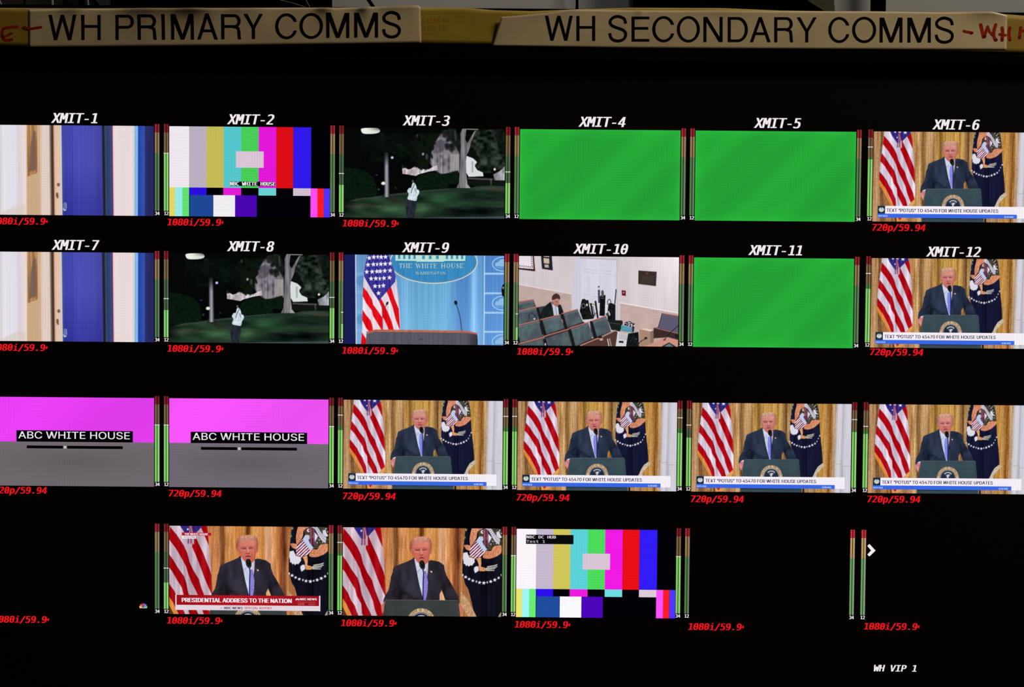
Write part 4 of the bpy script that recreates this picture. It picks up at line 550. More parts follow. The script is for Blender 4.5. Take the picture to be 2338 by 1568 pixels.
CURT2 = [(500, (186, 120, 60)), (600, (196, 130, 72)), (640, (206, 140, 82)), (680, (206, 146, 84)), (735, (196, 140, 80)), (760, (130, 84, 44)), (800, (120, 76, 38)), (830, (206, 150, 86)), (900, (216, 160, 90)), (980, (214, 150, 76)), (1080, (190, 130, 62)), (1110, (92, 60, 24)), (1150, (150, 96, 40)), (1180, (210, 156, 74)), (1220, (220, 170, 100)), (1280, (216, 160, 86)), (1340, (200, 140, 66)), (1370, (226, 186, 140)), (1450, (222, 170, 110)), (1520, (214, 150, 80)), (1560, (160, 96, 50)), (1600, (110, 60, 34)), (1620, (90, 50, 28)), (1650, (190, 130, 70)), (1700, (180, 130, 76)), (2300, (180, 130, 76))]
def closeup_pic():
    P = new_pic(2, 3)
    P.view(770, 1180, 5.845); R = ramp(CURT2)
    def f(X, Y):
        c = R(X + 8 * noise(X / 90, Y / 300, 3)) * np.array([.97, .90, .94]); n = noise(X / 10, Y / 170, 1) * 44 + noise(X / 22, Y / 400, 2) * 36 + noise(X / 7, Y / 16, 4) * 26
        return np.clip(c + n[..., None] * np.array([1, .92, .7]), 0, 255)
    P.poly([(0, 0), (2400, 0), (2400, 1600), (0, 1600)], f)
    P.poly([(60, 1120), (90, 1180), (140, 1330), (60, 1330)], (88, 52, 34))
    P.view(745.84, 1185.74, 5.386, 5.043); us_flag(P, (204, 180, 194), (162, 8, 18), False)
    P.view(1051.76, 1179.1, 5.766, 6.041); eagle_flag(P, (14, 15, 26))
    P.view(770, 1180, 5.845); P.layer('')
    P.poly([(1648, 1000), (1680, 1030), (1750, 1110), (1800, 1210), (1862, 1335), (1750, 1335), (1690, 1230), (1640, 1180)], lambda X, Y: np.clip(np.array([196, 152, 110.]) + (noise(X / 12, Y / 20, 61) * 50)[..., None], 0, 255))
    P.poly([(2160, 1330), (2188, 1290), (2200, 1335)], (150, 130, 110))
    # same speaker seen closer
    k = 13.07; P.view(900 + (485 - 940 * 1.523) / k, 1210 + (190 - 235 * 1.592) / k, k / 1.523, k / 1.592)
    speaker(P, (42, 38, 48), (206, 106, 88), (196, 132, 114), fx=-14, micx=-42, tie_right=True)
    P.view(770, 1180, 5.845); P.layer('person')
    for q in ([(636, 1120), (600, 1165), (586, 1200), (592, 1250), (606, 1285), (622, 1240), (632, 1160)], [(1618, 1150), (1650, 1170), (1668, 1210), (1660, 1260), (1640, 1295), (1626, 1220)]): P.poly(smooth(q, 3), lambda X, Y: np.clip(np.array([206, 110, 100.]) + (noise(X / 9, Y / 20, 51) * 40)[..., None], 0, 255))
    P.layer('lectern')
    P.poly([(640, 1103), (1612, 1110), (1622, 1150), (1642, 1345), (608, 1345), (632, 1150)], lambda X, Y: np.clip(np.array([56, 62, 62.]) + (noise(X / 80, Y / 80, 52) * 8)[..., None], 0, 255))
    P.stroke([(642, 1106), (1610, 1113)], 7, (96, 102, 100), .8)
    seal(P, 1120, 1408, 192)
    P.layer('')
    return P

def night_pic():
    P = new_pic(2, 0); P.view(780, 290, 7.125)
    Z2 = 220 * 7.125
    def sh(pts): return [(x + Z2, y) for x, y in pts]
    P.poly([(-100, -100), (3000, -100), (3000, 1700), (-100, 1700)], lambda X, Y: np.clip(np.array([4, 7, 6.]) + np.clip(noise(X / 130, Y / 110, 71) + .1, 0, 1)[..., None] * np.array([10, 24, 14.]) * ((Y > 120) & (Y < 560) & (X > 300))[..., None], 0, 255))
    # house
    P.layer('pale_building')
    stripe = lambda b: (lambda X, Y: np.clip(np.array(b, float) + (noise(X / 22, Y / 300, 72) * 70 + noise(X / 60, Y / 60, 73) * 50)[..., None], 0, 255))
    P.poly(sh([(-60, 200), (0, 100), (120, 110), (230, 240), (345, 400), (350, 740), (150, 765), (50, 765), (-60, 700), (-150, 560)]), stripe((118, 112, 122)), 1, 3)
    P.poly(sh([(200, 440), (345, 440), (345, 700), (200, 720)]), (168, 164, 160), .7, 3); P.poly(sh([(-200, 100), (60, 90), (-40, 240), (-120, 420), (-200, 450)]), (8, 14, 10), .95, 3)
    P.poly(sh([(-60, 240), (60, 200), (150, 300), (60, 420), (-60, 420)]), (60, 55, 66), .5, 4)
    P.poly([(988, 620), (1010, 650), (1080, 690), (1130, 680), (1180, 640), (1250, 660), (1330, 685), (1425, 680), (1500, 640), (1560, 620), (1570, 700), (1425, 722), (1250, 770), (1210, 795), (1110, 778), (990, 758)], stripe((196, 186, 192)))
    P.poly(sh([(440, 460), (560, 505), (640, 560), (600, 640), (640, 700), (730, 740), (740, 800), (500, 808), (460, 740), (445, 600)]), (216, 220, 222)); P.poly(sh([(545, 560), (575, 560), (575, 740), (548, 740)]), (150, 160, 166), .8, 1)
    P.poly(sh([(900, 770), (1000, 720), (1100, 620), (1100, 870), (920, 865)]), stripe((150, 148, 156)), 1, 1)
    P.layer('')
    def leafy(thr, col, sc=34, seed=171):
        return lambda X, Y: np.array(col, float) + (noise(X / sc, Y / sc, seed) * 14)[..., None]
    rs = np.random.RandomState(5)
    for i in range(90):       # dark leaves hanging in front of the pale house
        t = rs.rand(); x = 1200 + rs.rand() * 330 * (1 - t * .5) + t * 60; y = 110 + t * 560
        if y > 600 and x > 1450: continue
        P.ell(x, y, 24 + rs.rand() * 34, 18 + rs.rand() * 26, (7 + rs.rand() * 10, 14 + rs.rand() * 12, 9 + rs.rand() * 8), rs.rand() * 90, .92, 2, lay=False)
    for i in range(46):
        x = Z2 + 60 + rs.rand() * 290; y = 40 + rs.rand() * 330
        if abs(x - Z2 - 70) < 60 and y > 180: continue
        P.ell(x, y, 18 + rs.rand() * 30, 20 + rs.rand() * 34, (14 + rs.rand() * 26, 20 + rs.rand() * 24, 16 + rs.rand() * 24), rs.rand() * 90, .8, 3, lay=False)
    for i in range(14):
        P.ell(1000 + rs.rand() * 420, 628 + rs.rand() * 40, 16 + rs.rand() * 18, 14 + rs.rand() * 14, (12, 18, 14), 0, .9, 1, lay=False)
    # lawn
    def lawn(X, Y):
        b = np.array([28, 46, 34.]) + (noise(X / 260, Y / 90, 74) * 34)[..., None] * np.array([.6, 1, .6]) + (noise(X / 200, Y / 34, 75) * 22)[..., None] * np.array([1, .7, .9])
        g1 = np.exp(-(((X - 830) / 330) ** 2 + ((Y - 1310) / 110) ** 2))[..., None] * np.array([30, 46, 28.])
        g2 = np.exp(-(((X - 1300) / 130) ** 2 + ((Y - 1330) / 90) ** 2))[..., None] * np.array([30, 40, 24.])
        g3 = -np.exp(-(((X - 2150) / 480) ** 2 + ((Y - 1380) / 80) ** 2))[..., None] * np.array([22, 36, 24.])
        g4 = np.exp(-(((X - 1700) / 250) ** 2 + ((Y - 1180) / 70) ** 2))[..., None] * np.array([4, 26, 8.])
        g5 = np.exp(-(((X - 330) / 200) ** 2 + ((Y - 1290) / 40) ** 2))[..., None] * np.array([30, 16, 14.])
        g6 = -np.clip((250 - X) / 200, 0, 1)[..., None] * np.array([14, 24, 16.])
        return np.clip(b + g1 + g2 + g3 + g4 + g5 + g6, 0, 255)
    P.layer('lawn')
    P.poly([(-50, 1200), (300, 1160), (620, 1122), (800, 1095), (1060, 1070), (1240, 1040)] + sh([(0, 1010), (150, 1000), (350, 985), (520, 990), (640, 960), (850, 950), (1150, 960), (1150, 1600)]) + [(-50, 1600)], lawn)
    P.stroke([(-50, 1205), (300, 1165), (620, 1128), (800, 1102), (1060, 1075), (1240, 1048)] + sh([(0, 1018), (150, 1003)]), 22, (66, 70, 72), .7, 3, lay=False)
    P.poly([(690, 1130), (790, 1120), (900, 1160), (1000, 1230), (850, 1240), (760, 1190)], (40, 38, 34), .8, 4, lay=False)
    P.poly(sh([(560, 985), (900, 970), (1150, 1010), (1150, 1040), (900, 1040), (760, 1010)]), (78, 66, 60), .6, 4, lay=False)
    P.poly(sh([(-500, 1478), (1150, 1450), (1150, 1490), (-500, 1490)]), (74, 88, 100), .7, 1, lay=False)
    P.layer('hedge')
    hd = lambda X, Y: np.clip(np.array([10, 24, 13.]) + (noise(X / 26, Y / 26, 76) * 12)[..., None], 0, 255)
    P.poly(smooth([(-60, 700), (250, 680), (400, 730), (520, 830), (556, 950), (550, 1120), (300, 1155), (-60, 1192)], 4), hd)
    P.poly(smooth([(1180, 900), (1260, 790), (1425, 735)], 1) + sh([(-60, 735), (60, 765), (150, 752), (330, 706), (340, 925), (250, 930), (180, 925), (150, 1000), (0, 1012)]) + [(1240, 1040)], hd)
    P.poly(sh([(480, 870), (880, 868), (1100, 870), (1100, 950), (860, 945), (640, 958), (490, 950)]), (16, 20, 16))
    P.stroke(sh([(500, 835), (700, 845), (880, 850)]), 26, (104, 96, 104), .8, 3); P.stroke(sh([(862, 855), (866, 930)]), 16, (110, 104, 104), .8, 3)
    P.layer('tree', None, 'tree1')
    tk = lambda b, k: (lambda X, Y: np.clip(np.array(b, float) + (np.sin(X * .42) * 16 * k + noise(X / 18, Y / 200, 77) * 50 * k)[..., None], 0, 255))
    P.poly([(688, 410), (757, 415), (768, 560), (772, 800), (775, 1040), (780, 1110), (805, 1135), (660, 1142), (692, 1080), (696, 800)], lambda X, Y: np.clip((np.array([150, 152, 164.]) * (np.exp(-((X - 732) / 34) ** 2) * np.clip((Y - 380) / 260, .25, 1))[..., None] + 10) + (noise(X / 18, Y / 200, 77) * 24)[..., None], 0, 255), 1, 1)
    P.poly([(610, 90), (700, 100), (715, 220), (690, 300), (660, 290)], (26, 34, 34), .7, 4, lay=False)
    P.poly([(700, 120), (1000, 110), (1250, 300), (1200, 480), (1000, 500), (760, 400), (560, 440), (380, 360), (360, 200), (560, 150)], lambda X, Y: np.clip(np.array([7, 15, 9.]) + np.clip(noise(X / 60, Y / 60, 78), 0, 1)[..., None] * np.array([16, 30, 18.]), 0, 255), .7, 6, lay=False)
    P.layer('tree', None, 'tree2'); P.poly(sh([(365, 100), (398, 25), (460, 25), (452, 120), (442, 200), (475, 265), (560, 120), (598, 60), (645, 55), (585, 150), (535, 260), (512, 370), (470, 450), (455, 550), (460, 750), (480, 930), (530, 990), (300, 992), (342, 900), (362, 600), (368, 300)]), lambda X, Y: np.clip(tk((116, 112, 118), 1)(X, Y) + (np.clip((Y - 400) / 600, 0, 1) * np.clip((X - Z2 - 380) / 90, -1, 1) * 36)[..., None], 0, 255))
    P.poly(sh([(205, 90), (300, 80), (340, 160), (360, 430), (330, 400), (270, 240)]), (20, 26, 22), .85, 2, lay=False); P.stroke(sh([(275, 60), (280, 140), (290, 210)]), 20, (90, 95, 92), .7, 4, lay=False)
    fol = lambda X, Y: np.clip(np.array([25, 35, 27.]) + (noise(X / 60, Y / 46, 79) * 56 + noise(X / 20, Y / 22, 80) * 22 + noise(X / 120, Y / 140, 81) * 30)[..., None] * np.array([1, 1.05, .95]), 0, 255)
    P.poly(sh([(620, 60), (1110, 30), (1110, 600), (1000, 700), (900, 750), (760, 745), (640, 690), (600, 610), (650, 580), (590, 520), (560, 480), (488, 450), (495, 405), (535, 310), (560, 200)]), fol, 1, 1)
    P.poly(sh([(488, 450), (495, 405), (535, 310), (575, 330), (620, 420), (700, 580), (640, 575), (560, 490)]), (8, 14, 10), .85, 1)
    P.poly(sh([(900, 60), (1110, 40), (1110, 500), (1020, 480), (960, 250)]), (10, 16, 12), .6, 6, lay=False)
    P.layer('')
    P.stroke(sh([(470, 36), (650, 40)]), 12, (196, 212, 186), .9, 2)
    # lamp and lights
    P.layer('street_light')
    P.poly(smooth([(318, 58), (345, 22), (570, 14), (625, 68), (560, 106), (368, 110)], 4), lambda X, Y: np.clip(np.array([232, 240, 226.]) * (1 - .75 * np.clip((X - 420) / 220, 0, 1) * np.clip((80 - Y) / 60, 0.15, 1))[..., None], 0, 255))
    P.layer('')
    for x, y, rx, ry, c in ((823, 497, 21, 21, (206, 212, 255)), (570, 780, 15, 13, (44, 44, 150)), (678, 915, 34, 26, (238, 242, 226)), (600, 1015, 18, 18, (52, 62, 62)), (875, 990, 14, 16, (38, 48, 44)), (1325, 440, 20, 22, (150, 146, 154)), (1385, 480, 22, 50, (56, 58, 58)), (1230, 140, 14, 26, (60, 60, 50))): P.ell(x, y, rx, ry, c, soft=1)
    P.ell(923 + Z2, 688, 19, 21, (252, 224, 216), soft=1)
    P.layer('person', 'person in white top standing on the lawn')
    P.poly([(1050, 1185), (1215, 1190), (1212, 1300), (1182, 1490), (1060, 1490), (1040, 1290)], lambda X, Y: np.clip(np.array([34, 38, 48.]) + (noise(X / 20, Y / 60, 82) * 22)[..., None], 0, 255))
    P.poly(smooth([(1170, 900), (1208, 945), (1225, 1010), (1255, 1025), (1262, 1080), (1235, 1118), (1228, 1160), (1210, 1198), (1140, 1192), (1078, 1176), (1072, 1145), (1092, 1090), (1068, 1040), (1100, 990), (1130, 990), (1145, 930)], 3), lambda X, Y: np.clip(np.array([208, 220, 228.]) + (noise(X / 16, Y / 24, 83) * 50)[..., None], 0, 255))
    P.stroke([(1185, 935), (1150, 1000), (1130, 1070)], 13, (70, 70, 60), .8); P.stroke([(1195, 1000), (1215, 1070)], 12, (80, 80, 90), .7)
    P.ell(1157, 880, 13, 18, (130, 122, 106)); P.ell(1157, 878, 5, 8, (30, 30, 30), lay=False)
    P.layer('')
    return P

def briefing_pic():
    P = new_pic(2, 1); P.view(770, 540, 5.6)
    R = ramp([(240, (120, 165, 215)), (330, (110, 160, 210)), (700, (98, 160, 208)), (800, (112, 172, 222)), (900, (124, 184, 226)), (1000, (104, 168, 208)), (1200, (110, 176, 214)), (1400, (112, 178, 218)), (1560, (92, 146, 208)), (1680, (88, 146, 210)), (1740, (154, 204, 250)), (1790, (120, 178, 232)), (1860, (104, 158, 210)), (1880, (110, 165, 215)), (1900, (86, 142, 206)), (2130, (98, 150, 220))])
    P.poly([(0, 0), (2400, 0), (2400, 1600), (0, 1600)], lambda X, Y: np.clip(R(X) + (noise(X / 14, Y / 700, 91) * 16 + (Y - 900) * .022)[..., None], 0, 255))
    P.poly([(0, 0), (230, 0), (238, 1600), (0, 1600)], (26, 28, 84)); P.poly([(120, 600), (225, 560), (236, 1400), (200, 1400), (190, 800)], (16, 34, 70), .5, 6)
    P.stroke([(236, 230), (242, 1400)], 13, (206, 218, 232))
    for y in (465, 485, 700, 720, 950, 975, 1190, 1215): P.stroke([(250, y), (330, y)], 10, (150, 196, 226), .6)
    for y in (540, 1030): P.ell(310, y + 30, 62, 70, (78, 132, 184), soft=2, alpha=.6)
    # right hand tile wall
    for y in (475, 725, 973, 1217): P.stroke([(1885, y), (2140, y)], 24, (168, 212, 240), .9)
    P.stroke([(1882, 240), (1876, 1400)], 9, (206, 228, 244))
    for cy in (352, 850, 1342):
        t = [(2125 + 142 * math.cos(a), cy + 90 * math.sin(a)) for a in np.linspace(0, 2 * math.pi, 40)]
        P.stroke(t, 8, (190, 226, 244)); P.poly([(2020, cy - 10), (2060, cy - 30), (2090, cy - 60), (2150, cy - 60), (2150, cy + 30), (2020, cy + 30)], (142, 190, 228)); P.stroke([(2035, cy + 48), (2120, cy + 48)], 8, (140, 186, 224), .7)
    # oval sign
    P.layer('oval_sign')
    cx, cy, a, b = 1232, 325, 556, 272
    el = lambda k, dk=0: [(cx + (a * k + dk) * math.cos(t), cy + (b * k + dk) * math.sin(t)) for t in np.linspace(0, 2 * math.pi, 72)]
    P.poly(el(1.0, 6), (206, 216, 218)); P.poly(el(1.0, -8), (52, 84, 100)); P.poly(el(1.0, -15), (120, 176, 206))
    P.poly(el(1.0, -19), lambda X, Y: np.clip(np.array([54, 136, 190.]) + (noise(X / 14, Y / 500, 92) * 16)[..., None], 0, 255))
    P.poly([(745, 200), (1640, 200), (1636, 312), (1366, 312), (1366, 322), (1012, 322), (1012, 312), (745, 310)], (190, 226, 214))
    for x in (792, 858, 922, 988): P.poly([(x - 14, 200), (x + 14, 200), (x + 14, 288), (x - 14, 288)], (58, 138, 182))
    for x in (1104, 1190, 1280): P.poly([(x - 18, 244), (x + 18, 244), (x + 18, 288), (x - 18, 288)], (60, 150, 176))
    for x in (1402, 1466, 1532, 1596): P.poly([(x - 14, 200), (x + 14, 200), (x + 14, 288), (x - 14, 288)], (58, 138, 182))
    P.stroke([(745, 318), (1010, 322)], 5, (40, 90, 120), .7); P.stroke([(1370, 320), (1636, 320)], 5, (40, 90, 120), .7)
    for dx, dy, c in ((5, 5, (32, 84, 116)), (0, 0, (204, 226, 222))):
        P.serif('THE WHITE HOUSE', 790 + dx, 402 + dy, 54, 830, c); P.serif('WASHINGTON', 1003 + dx, 484 + dy, 33, 390, c)
    P.layer('')
    P.view(780, 575, 7.129); P.layer('striped_flag')
    wf = lambda X, Y: np.clip(np.array([236, 222, 232.]) + (noise(X / 26, Y / 500, 93) * 34 - 14 * (noise(X / 60, Y / 700, 94) > .1))[..., None], 0, 255)
    rf = lambda X, Y: np.clip(np.array([222, 12, 24.]) + (noise(X / 22, Y / 600, 95) * 44)[..., None] * np.array([1, .3, .3]), 0, 255)
    P.poly([(435, 30), (755, 30), (800, 150), (850, 280), (880, 400), (905, 560), (930, 720), (945, 950), (957, 1290), (400, 1290), (398, 1520), (315, 1520), (335, 1250), (340, 950), (345, 700), (355, 500), (365, 330), (385, 200)], wf)
    for q in ([(350, 570), (420, 650), (495, 780), (515, 860), (590, 960), (662, 1070), (668, 1290), (640, 1255), (560, 1120), (510, 1040), (490, 950), (400, 830), (345, 720)],
              [(342, 940), (400, 1030), (470, 1110), (500, 1200), (512, 1290), (440, 1290), (400, 1240), (335, 1110)], [(330, 1310), (398, 1412), (398, 1520), (312, 1520)],
              [(640, 750), (700, 870), (770, 1020), (820, 1150), (855, 1290), (775, 1290), (700, 1110), (665, 1060), (660, 930), (615, 800)],
              [(730, 640), (803, 568), (860, 760), (930, 930), (953, 1290), (945, 1265), (880, 1100), (830, 900), (770, 740)]): P.poly(q, rf)
    P.stroke([(610, 800), (655, 900), (664, 1060), (672, 1280)], 8, (80, 20, 60), .7)
    for q in ([(350, 574), (420, 655), (495, 785)], [(345, 715), (400, 830), (490, 950)], [(800, 572), (860, 760), (930, 930)], [(875, 485), (905, 600), (945, 900)]): P.stroke(q, 6, (90, 30, 70), .5, lay=False)
    P.poly([(435, 30), (755, 30), (850, 280), (880, 400), (875, 480), (800, 570), (650, 745), (610, 805), (570, 740), (500, 640), (365, 400), (365, 330), (385, 200)], lambda X, Y: np.clip(np.array([52, 46, 142.]) + (noise(X / 18, Y / 400, 96) * 44)[..., None], 0, 255))
    for i, (x, y) in enumerate(((450, 100), (525, 85), (588, 82), (645, 85), (715, 82), (430, 210), (518, 203), (578, 203), (640, 198), (710, 195), (790, 190), (410, 325), (498, 322), (575, 318), (630, 315), (703, 308), (790, 303), (480, 435), (558, 432), (622, 435), (690, 427), (780, 418), (545, 558), (615, 558), (680, 548), (600, 672))):
        P.poly(star_pts(x, y, 44, -90 + (i * 37) % 20 - 10, (.62 if x in (578, 622, 615, 588) else .95)), (240, 236, 244))
    P.layer('microphone')
    P.ell(742, 838, 17, 32, (24, 22, 28), 25); P.stroke([(728, 862), (706, 910)], 10, (60, 60, 60))
    P.view(770, 540, 5.6); P.layer('microphone', None, 'mic2')
    P.stroke([(1592, 1200), (1578, 1080), (1562, 990), (1538, 910), (1520, 870)], 11, (48, 68, 78)); P.ell(1515, 845, 20, 28, (20, 24, 26), -12)
    P.layer('lectern')
    P.poly([(375, 1240), (480, 1212), (1660, 1226), (1792, 1252), (1800, 1420), (360, 1420)], lambda X, Y: np.clip(np.array([88, 86, 98.]) - (40 * np.clip((X - 1650) / 140, 0, 1))[..., None] + (noise(X / 9, Y / 700, 97) * 14)[..., None], 0, 255))
    P.poly([(378, 1214), (488, 1187), (1655, 1202), (1792, 1234), (1792, 1256), (1660, 1229), (482, 1216), (380, 1244)], lambda X, Y: np.clip(np.array([186, 104, 82.]) + (noise(X / 30, Y / 10, 98) * 30)[..., None], 0, 255))
    P.stroke([(1058, 1310), (1075, 1318), (1090, 1310)], 7, (30, 26, 30))
    P.layer('')
    P.poly([(2112, 620), (2140, 600), (2140, 770), (2108, 760), (2098, 690)], (18, 16, 20)); P.ell(2122, 655, 7, 14, (190, 180, 190))
    return P

def room_pic():
    P = new_pic(3, 1); P.view(1165, 540, 5.6)
    P.poly([(0, 0), (2400, 0), (2400, 1600), (0, 1600)], lambda X, Y: np.clip(np.array([210, 200, 204.]) + (30 * np.clip((X - 1400) / 700, 0, 1) * np.clip(1.1 - (Y - 250) / 900, 0, 1) + noise(X / 60, Y / 300, 101) * 10)[..., None], 0, 255))
    P.poly([(840, 240), (915, 240), (915, 1100), (800, 960), (800, 700)], (202, 202, 222), .8, 3)
    P.poly([(90, 608), (780, 735), (785, 1000), (90, 1200)], lambda X, Y: np.array([190, 166, 160.]) + (noise(X / 60, Y / 60, 102) * 10)[..., None]); P.stroke([(90, 608), (780, 733)], 9, (236, 222, 222))
    P.poly([(1408, 850), (2160, 985), (2160, 1420), (1408, 1420)], lambda X, Y: np.array([196, 170, 164.]) + (noise(X / 60, Y / 60, 102) * 10)[..., None]); P.stroke([(1408, 846), (2160, 980)], 12, (240, 232, 232)); P.stroke([(1408, 880), (2160, 1015)], 4, (170, 146, 142), .7)
    P.layer('door')
    P.poly([(905, 275), (1362, 300), (1362, 1100), (905, 1000)], lambda X, Y: np.array([214, 210, 224.]) + (noise(X / 40, Y / 300, 103) * 12)[..., None])
    P.stroke([(890, 272), (1365, 296)], 9, (168, 160, 172)); P.stroke([(1362, 296), (1362, 1080)], 9, (186, 180, 190)); P.stroke([(1150, 300), (1150, 900)], 5, (190, 186, 196), .6)
    for x0, x1, y in ((950, 1012, 450), (1050, 1118, 462), (1212, 1285, 478), (1322, 1358, 488), (1050, 1118, 425), (1212, 1285, 440), (945, 1010, 415), (950, 1020, 742), (1050, 1118, 765)): P.stroke([(x0, y), (x1, y + 6)], 5, (176, 166, 178), .8)
    P.layer('picture_frame')
    P.poly([(90, 240), (303, 240), (320, 445), (90, 418)], (62, 28, 34)); P.poly([(90, 240), (286, 240), (298, 416), (90, 398)], (232, 222, 230))
    for i in range(7): P.ell(125 + i * 26, 375 + i * 3, 6, 11, (70, 60, 80))
    for i in range(5): P.ell(272 + i * 2, 262 + i * 28, 6, 10, (60, 50, 70))
    P.layer('picture_frame', None, 'frame2'); P.poly([(393, 240), (532, 240), (545, 434), (406, 412)], (34, 34, 48)); P.poly([(425, 276), (498, 282), (500, 348), (430, 340)], (200, 184, 160)); P.poly([(438, 356), (490, 360), (494, 400), (442, 394)], (190, 172, 156)); P.poly([(428, 240), (500, 240), (500, 262), (428, 258)], (206, 196, 180))
    P.layer('plaque')
    P.poly([(1638, 434), (1872, 450), (1863, 632), (1635, 605)], (56, 46, 42))
    for i in range(6): P.stroke([(1668, 500 + i * 17), (1835, 512 + i * 17)], 4, (104, 82, 70), .7)
    P.ell(1750, 470, 16, 14, (110, 60, 54)); P.stroke([(1640, 608), (1860, 634)], 6, (150, 110, 90), .7)
    P.layer('alarm_box'); P.poly([(1424, 686), (1478, 690), (1476, 760), (1427, 752)], (112, 22, 34)); P.ell(1450, 716, 8, 8, (200, 190, 190))
    P.layer('')
    P.stroke([(1450, 270), (1475, 312)], 22, (196, 196, 206), .8)
    # gear in the corner
    P.layer('camera_gear'); bk = lambda X, Y: np.clip(np.array([20, 24, 24.]) + (noise(X / 12, Y / 12, 104) * 34)[..., None], 0, 255)
    P.poly([(888, 955), (905, 850), (918, 800), (950, 795), (972, 812), (1000, 812), (1008, 880), (1030, 960), (1058, 1052), (928, 1062)], bk)
    t = [(935 + 24 * math.cos(a_), 885 + 28 * math.sin(a_)) for a_ in np.linspace(0, 6.3, 20)]; P.stroke(t, 7, (120, 120, 110)); P.ell(980, 872, 10, 16, (230, 226, 230))
    P.stroke([(1008, 858), (1060, 862), (1090, 880)], 12, (150, 130, 70)); P.stroke([(1030, 860), (1062, 1035)], 22, (18, 18, 20)); P.stroke([(1090, 830), (1118, 1035)], 22, (20, 20, 20)); P.stroke([(1055, 890), (1085, 1020)], 9, (60, 60, 56)); P.stroke([(1060, 1030), (1080, 985), (1110, 980)], 9, (30, 30, 30))
    P.poly([(1148, 756), (1218, 745), (1208, 1015), (1140, 1012)], (14, 16, 18)); P.poly([(1120, 690), (1132, 672), (1148, 690), (1146, 850), (1124, 850)], (64, 66, 72)); P.poly([(1162, 700), (1178, 678), (1196, 700), (1198, 770), (1164, 768)], (86, 80, 84)); P.ell(1131, 642, 9, 12, (40, 30, 34)); P.stroke([(1165, 786), (1196, 788)], 5, (150, 150, 150))
    P.poly([(1250, 900), (1262, 850), (1300, 850), (1345, 872), (1346, 1076), (1246, 1082), (1240, 1000)], bk); t = [(1265 + 22 * math.cos(a_), 840 + 38 * math.sin(a_)) for a_ in np.linspace(0, 6.3, 20)]; P.stroke(t, 9, (28, 28, 30)); P.stroke([(1352, 680), (1345, 780), (1335, 860)], 13, (30, 28, 36)); P.poly([(1248, 955), (1262, 950), (1282, 1000), (1265, 1012)], (200, 196, 200))
    P.poly([(1215, 985), (1245, 975), (1260, 1000), (1240, 1020)], (60, 60, 66))
    P.poly([(1250, 1078), (1300, 1066), (1432, 1072), (1440, 1100), (1404, 1214), (1292, 1192)], (24, 32, 28)); P.stroke([(1252, 1100), (1400, 1118)], 6, (90, 100, 92), .8)
    P.poly([(1468, 1095), (1520, 1080), (1592, 1110), (1585, 1175), (1455, 1130)], lambda X, Y: np.where((noise(X / 9, Y / 7, 105) > .12)[..., None], np.array([214, 208, 218.]), np.array([22, 22, 30.])))
    P.poly([(1420, 1128), (1565, 1168), (1560, 1228), (1414, 1204)], lambda X, Y: np.clip(np.array([84, 152, 170.]) + (noise(X / 6, Y / 6, 106) * 50)[..., None], 0, 255)); P.poly([(1560, 1165), (1588, 1150), (1580, 1215), (1560, 1228)], (30, 36, 44))
    P.poly([(1505, 1240), (1640, 1218), (1648, 1420), (1478, 1420)], bk); P.ell(1610, 1310, 12, 6, (70, 90, 150))
    P.poly([(1378, 1218), (1506, 1240), (1476, 1420), (1342, 1420)], (214, 212, 220))
    for i in range(4): P.stroke([(1392, 1252 + i * 17), (1492, 1266 + i * 17)], 6, (120, 116, 122), .8)
    P.poly([(1392, 1330), (1450, 1336), (1446, 1362), (1388, 1356)], (36, 36, 40)); P.stroke([(1400, 1232), (1480, 1246)], 8, (206, 120, 110), .7)
    P.layer('', None, '')
    sl = lambda X, Y: np.clip(np.array([78, 92, 98.]) + (noise(X / 40, Y / 50, 107) * 20)[..., None] + (noise(X / 120, Y / 90, 108) * 24)[..., None] * np.array([.4, 1, .5]), 0, 255)
    dk, ed = (28, 24, 28), (178, 112, 98)
    P.poly([(90, 845), (300, 812), (330, 900), (440, 1050), (660, 985), (860, 932), (930, 1090), (1040, 1076), (1226, 1018), (1290, 1215), (1200, 1300), (890, 1420), (90, 1420)], (52, 44, 48))
    def seat(q, e, gap=None):
        P.layer('chair', None, 'chair%d' % len(P.keys)); P.poly(q, sl); P.stroke([e[0], e[1]], 15, ed); P.stroke([(e[0][0], e[0][1] + 22), (e[1][0], e[1][1] + 22)], 16, (118, 126, 136), .7, 3)
        if gap: P.stroke(gap, 34, dk)
    seat([(90, 845), (300, 810), (322, 905), (90, 960)], ((90, 838), (298, 806)))
    P.poly([(330, 905), (440, 885), (400, 960), (360, 1000)], (70, 80, 90)); P.poly([(355, 905), (450, 890), (420, 1040), (385, 1050)], (56, 60, 66))
    seat([(90, 965), (340, 905), (385, 1070), (90, 1130)], ((90, 956), (338, 898)), [(350, 925), (392, 1075)])
    P.layer('person', 'person in dark jacket seated and looking down')
    jk = lambda X, Y: np.clip(np.array([24, 32, 32.]) + (noise(X / 30, Y / 40, 109) * 16)[..., None], 0, 255)
    P.poly(smooth([(530, 832), (470, 868), (430, 905), (395, 965), (390, 1048), (560, 1015), (625, 1010), (655, 1050), (682, 985), (665, 920), (640, 868), (600, 870)], 3), jk)
    P.poly([(535, 862), (562, 1008), (622, 1000), (612, 905), (590, 885)], (206, 212, 226)); P.stroke([(580, 905), (592, 1000)], 8, (90, 96, 120)); P.stroke([(562, 900), (575, 1000)], 4, (150, 156, 176), .8); P.stroke([(528, 840), (545, 900), (560, 1005)], 10, (200, 180, 184), .9)
    P.poly(smooth([(540, 795), (628, 800), (628, 850), (600, 895), (570, 890), (545, 850)], 4), lambda X, Y: np.clip(np.array([186, 130, 118.]) + (noise(X / 14, Y / 14, 110) * 30)[..., None], 0, 255))
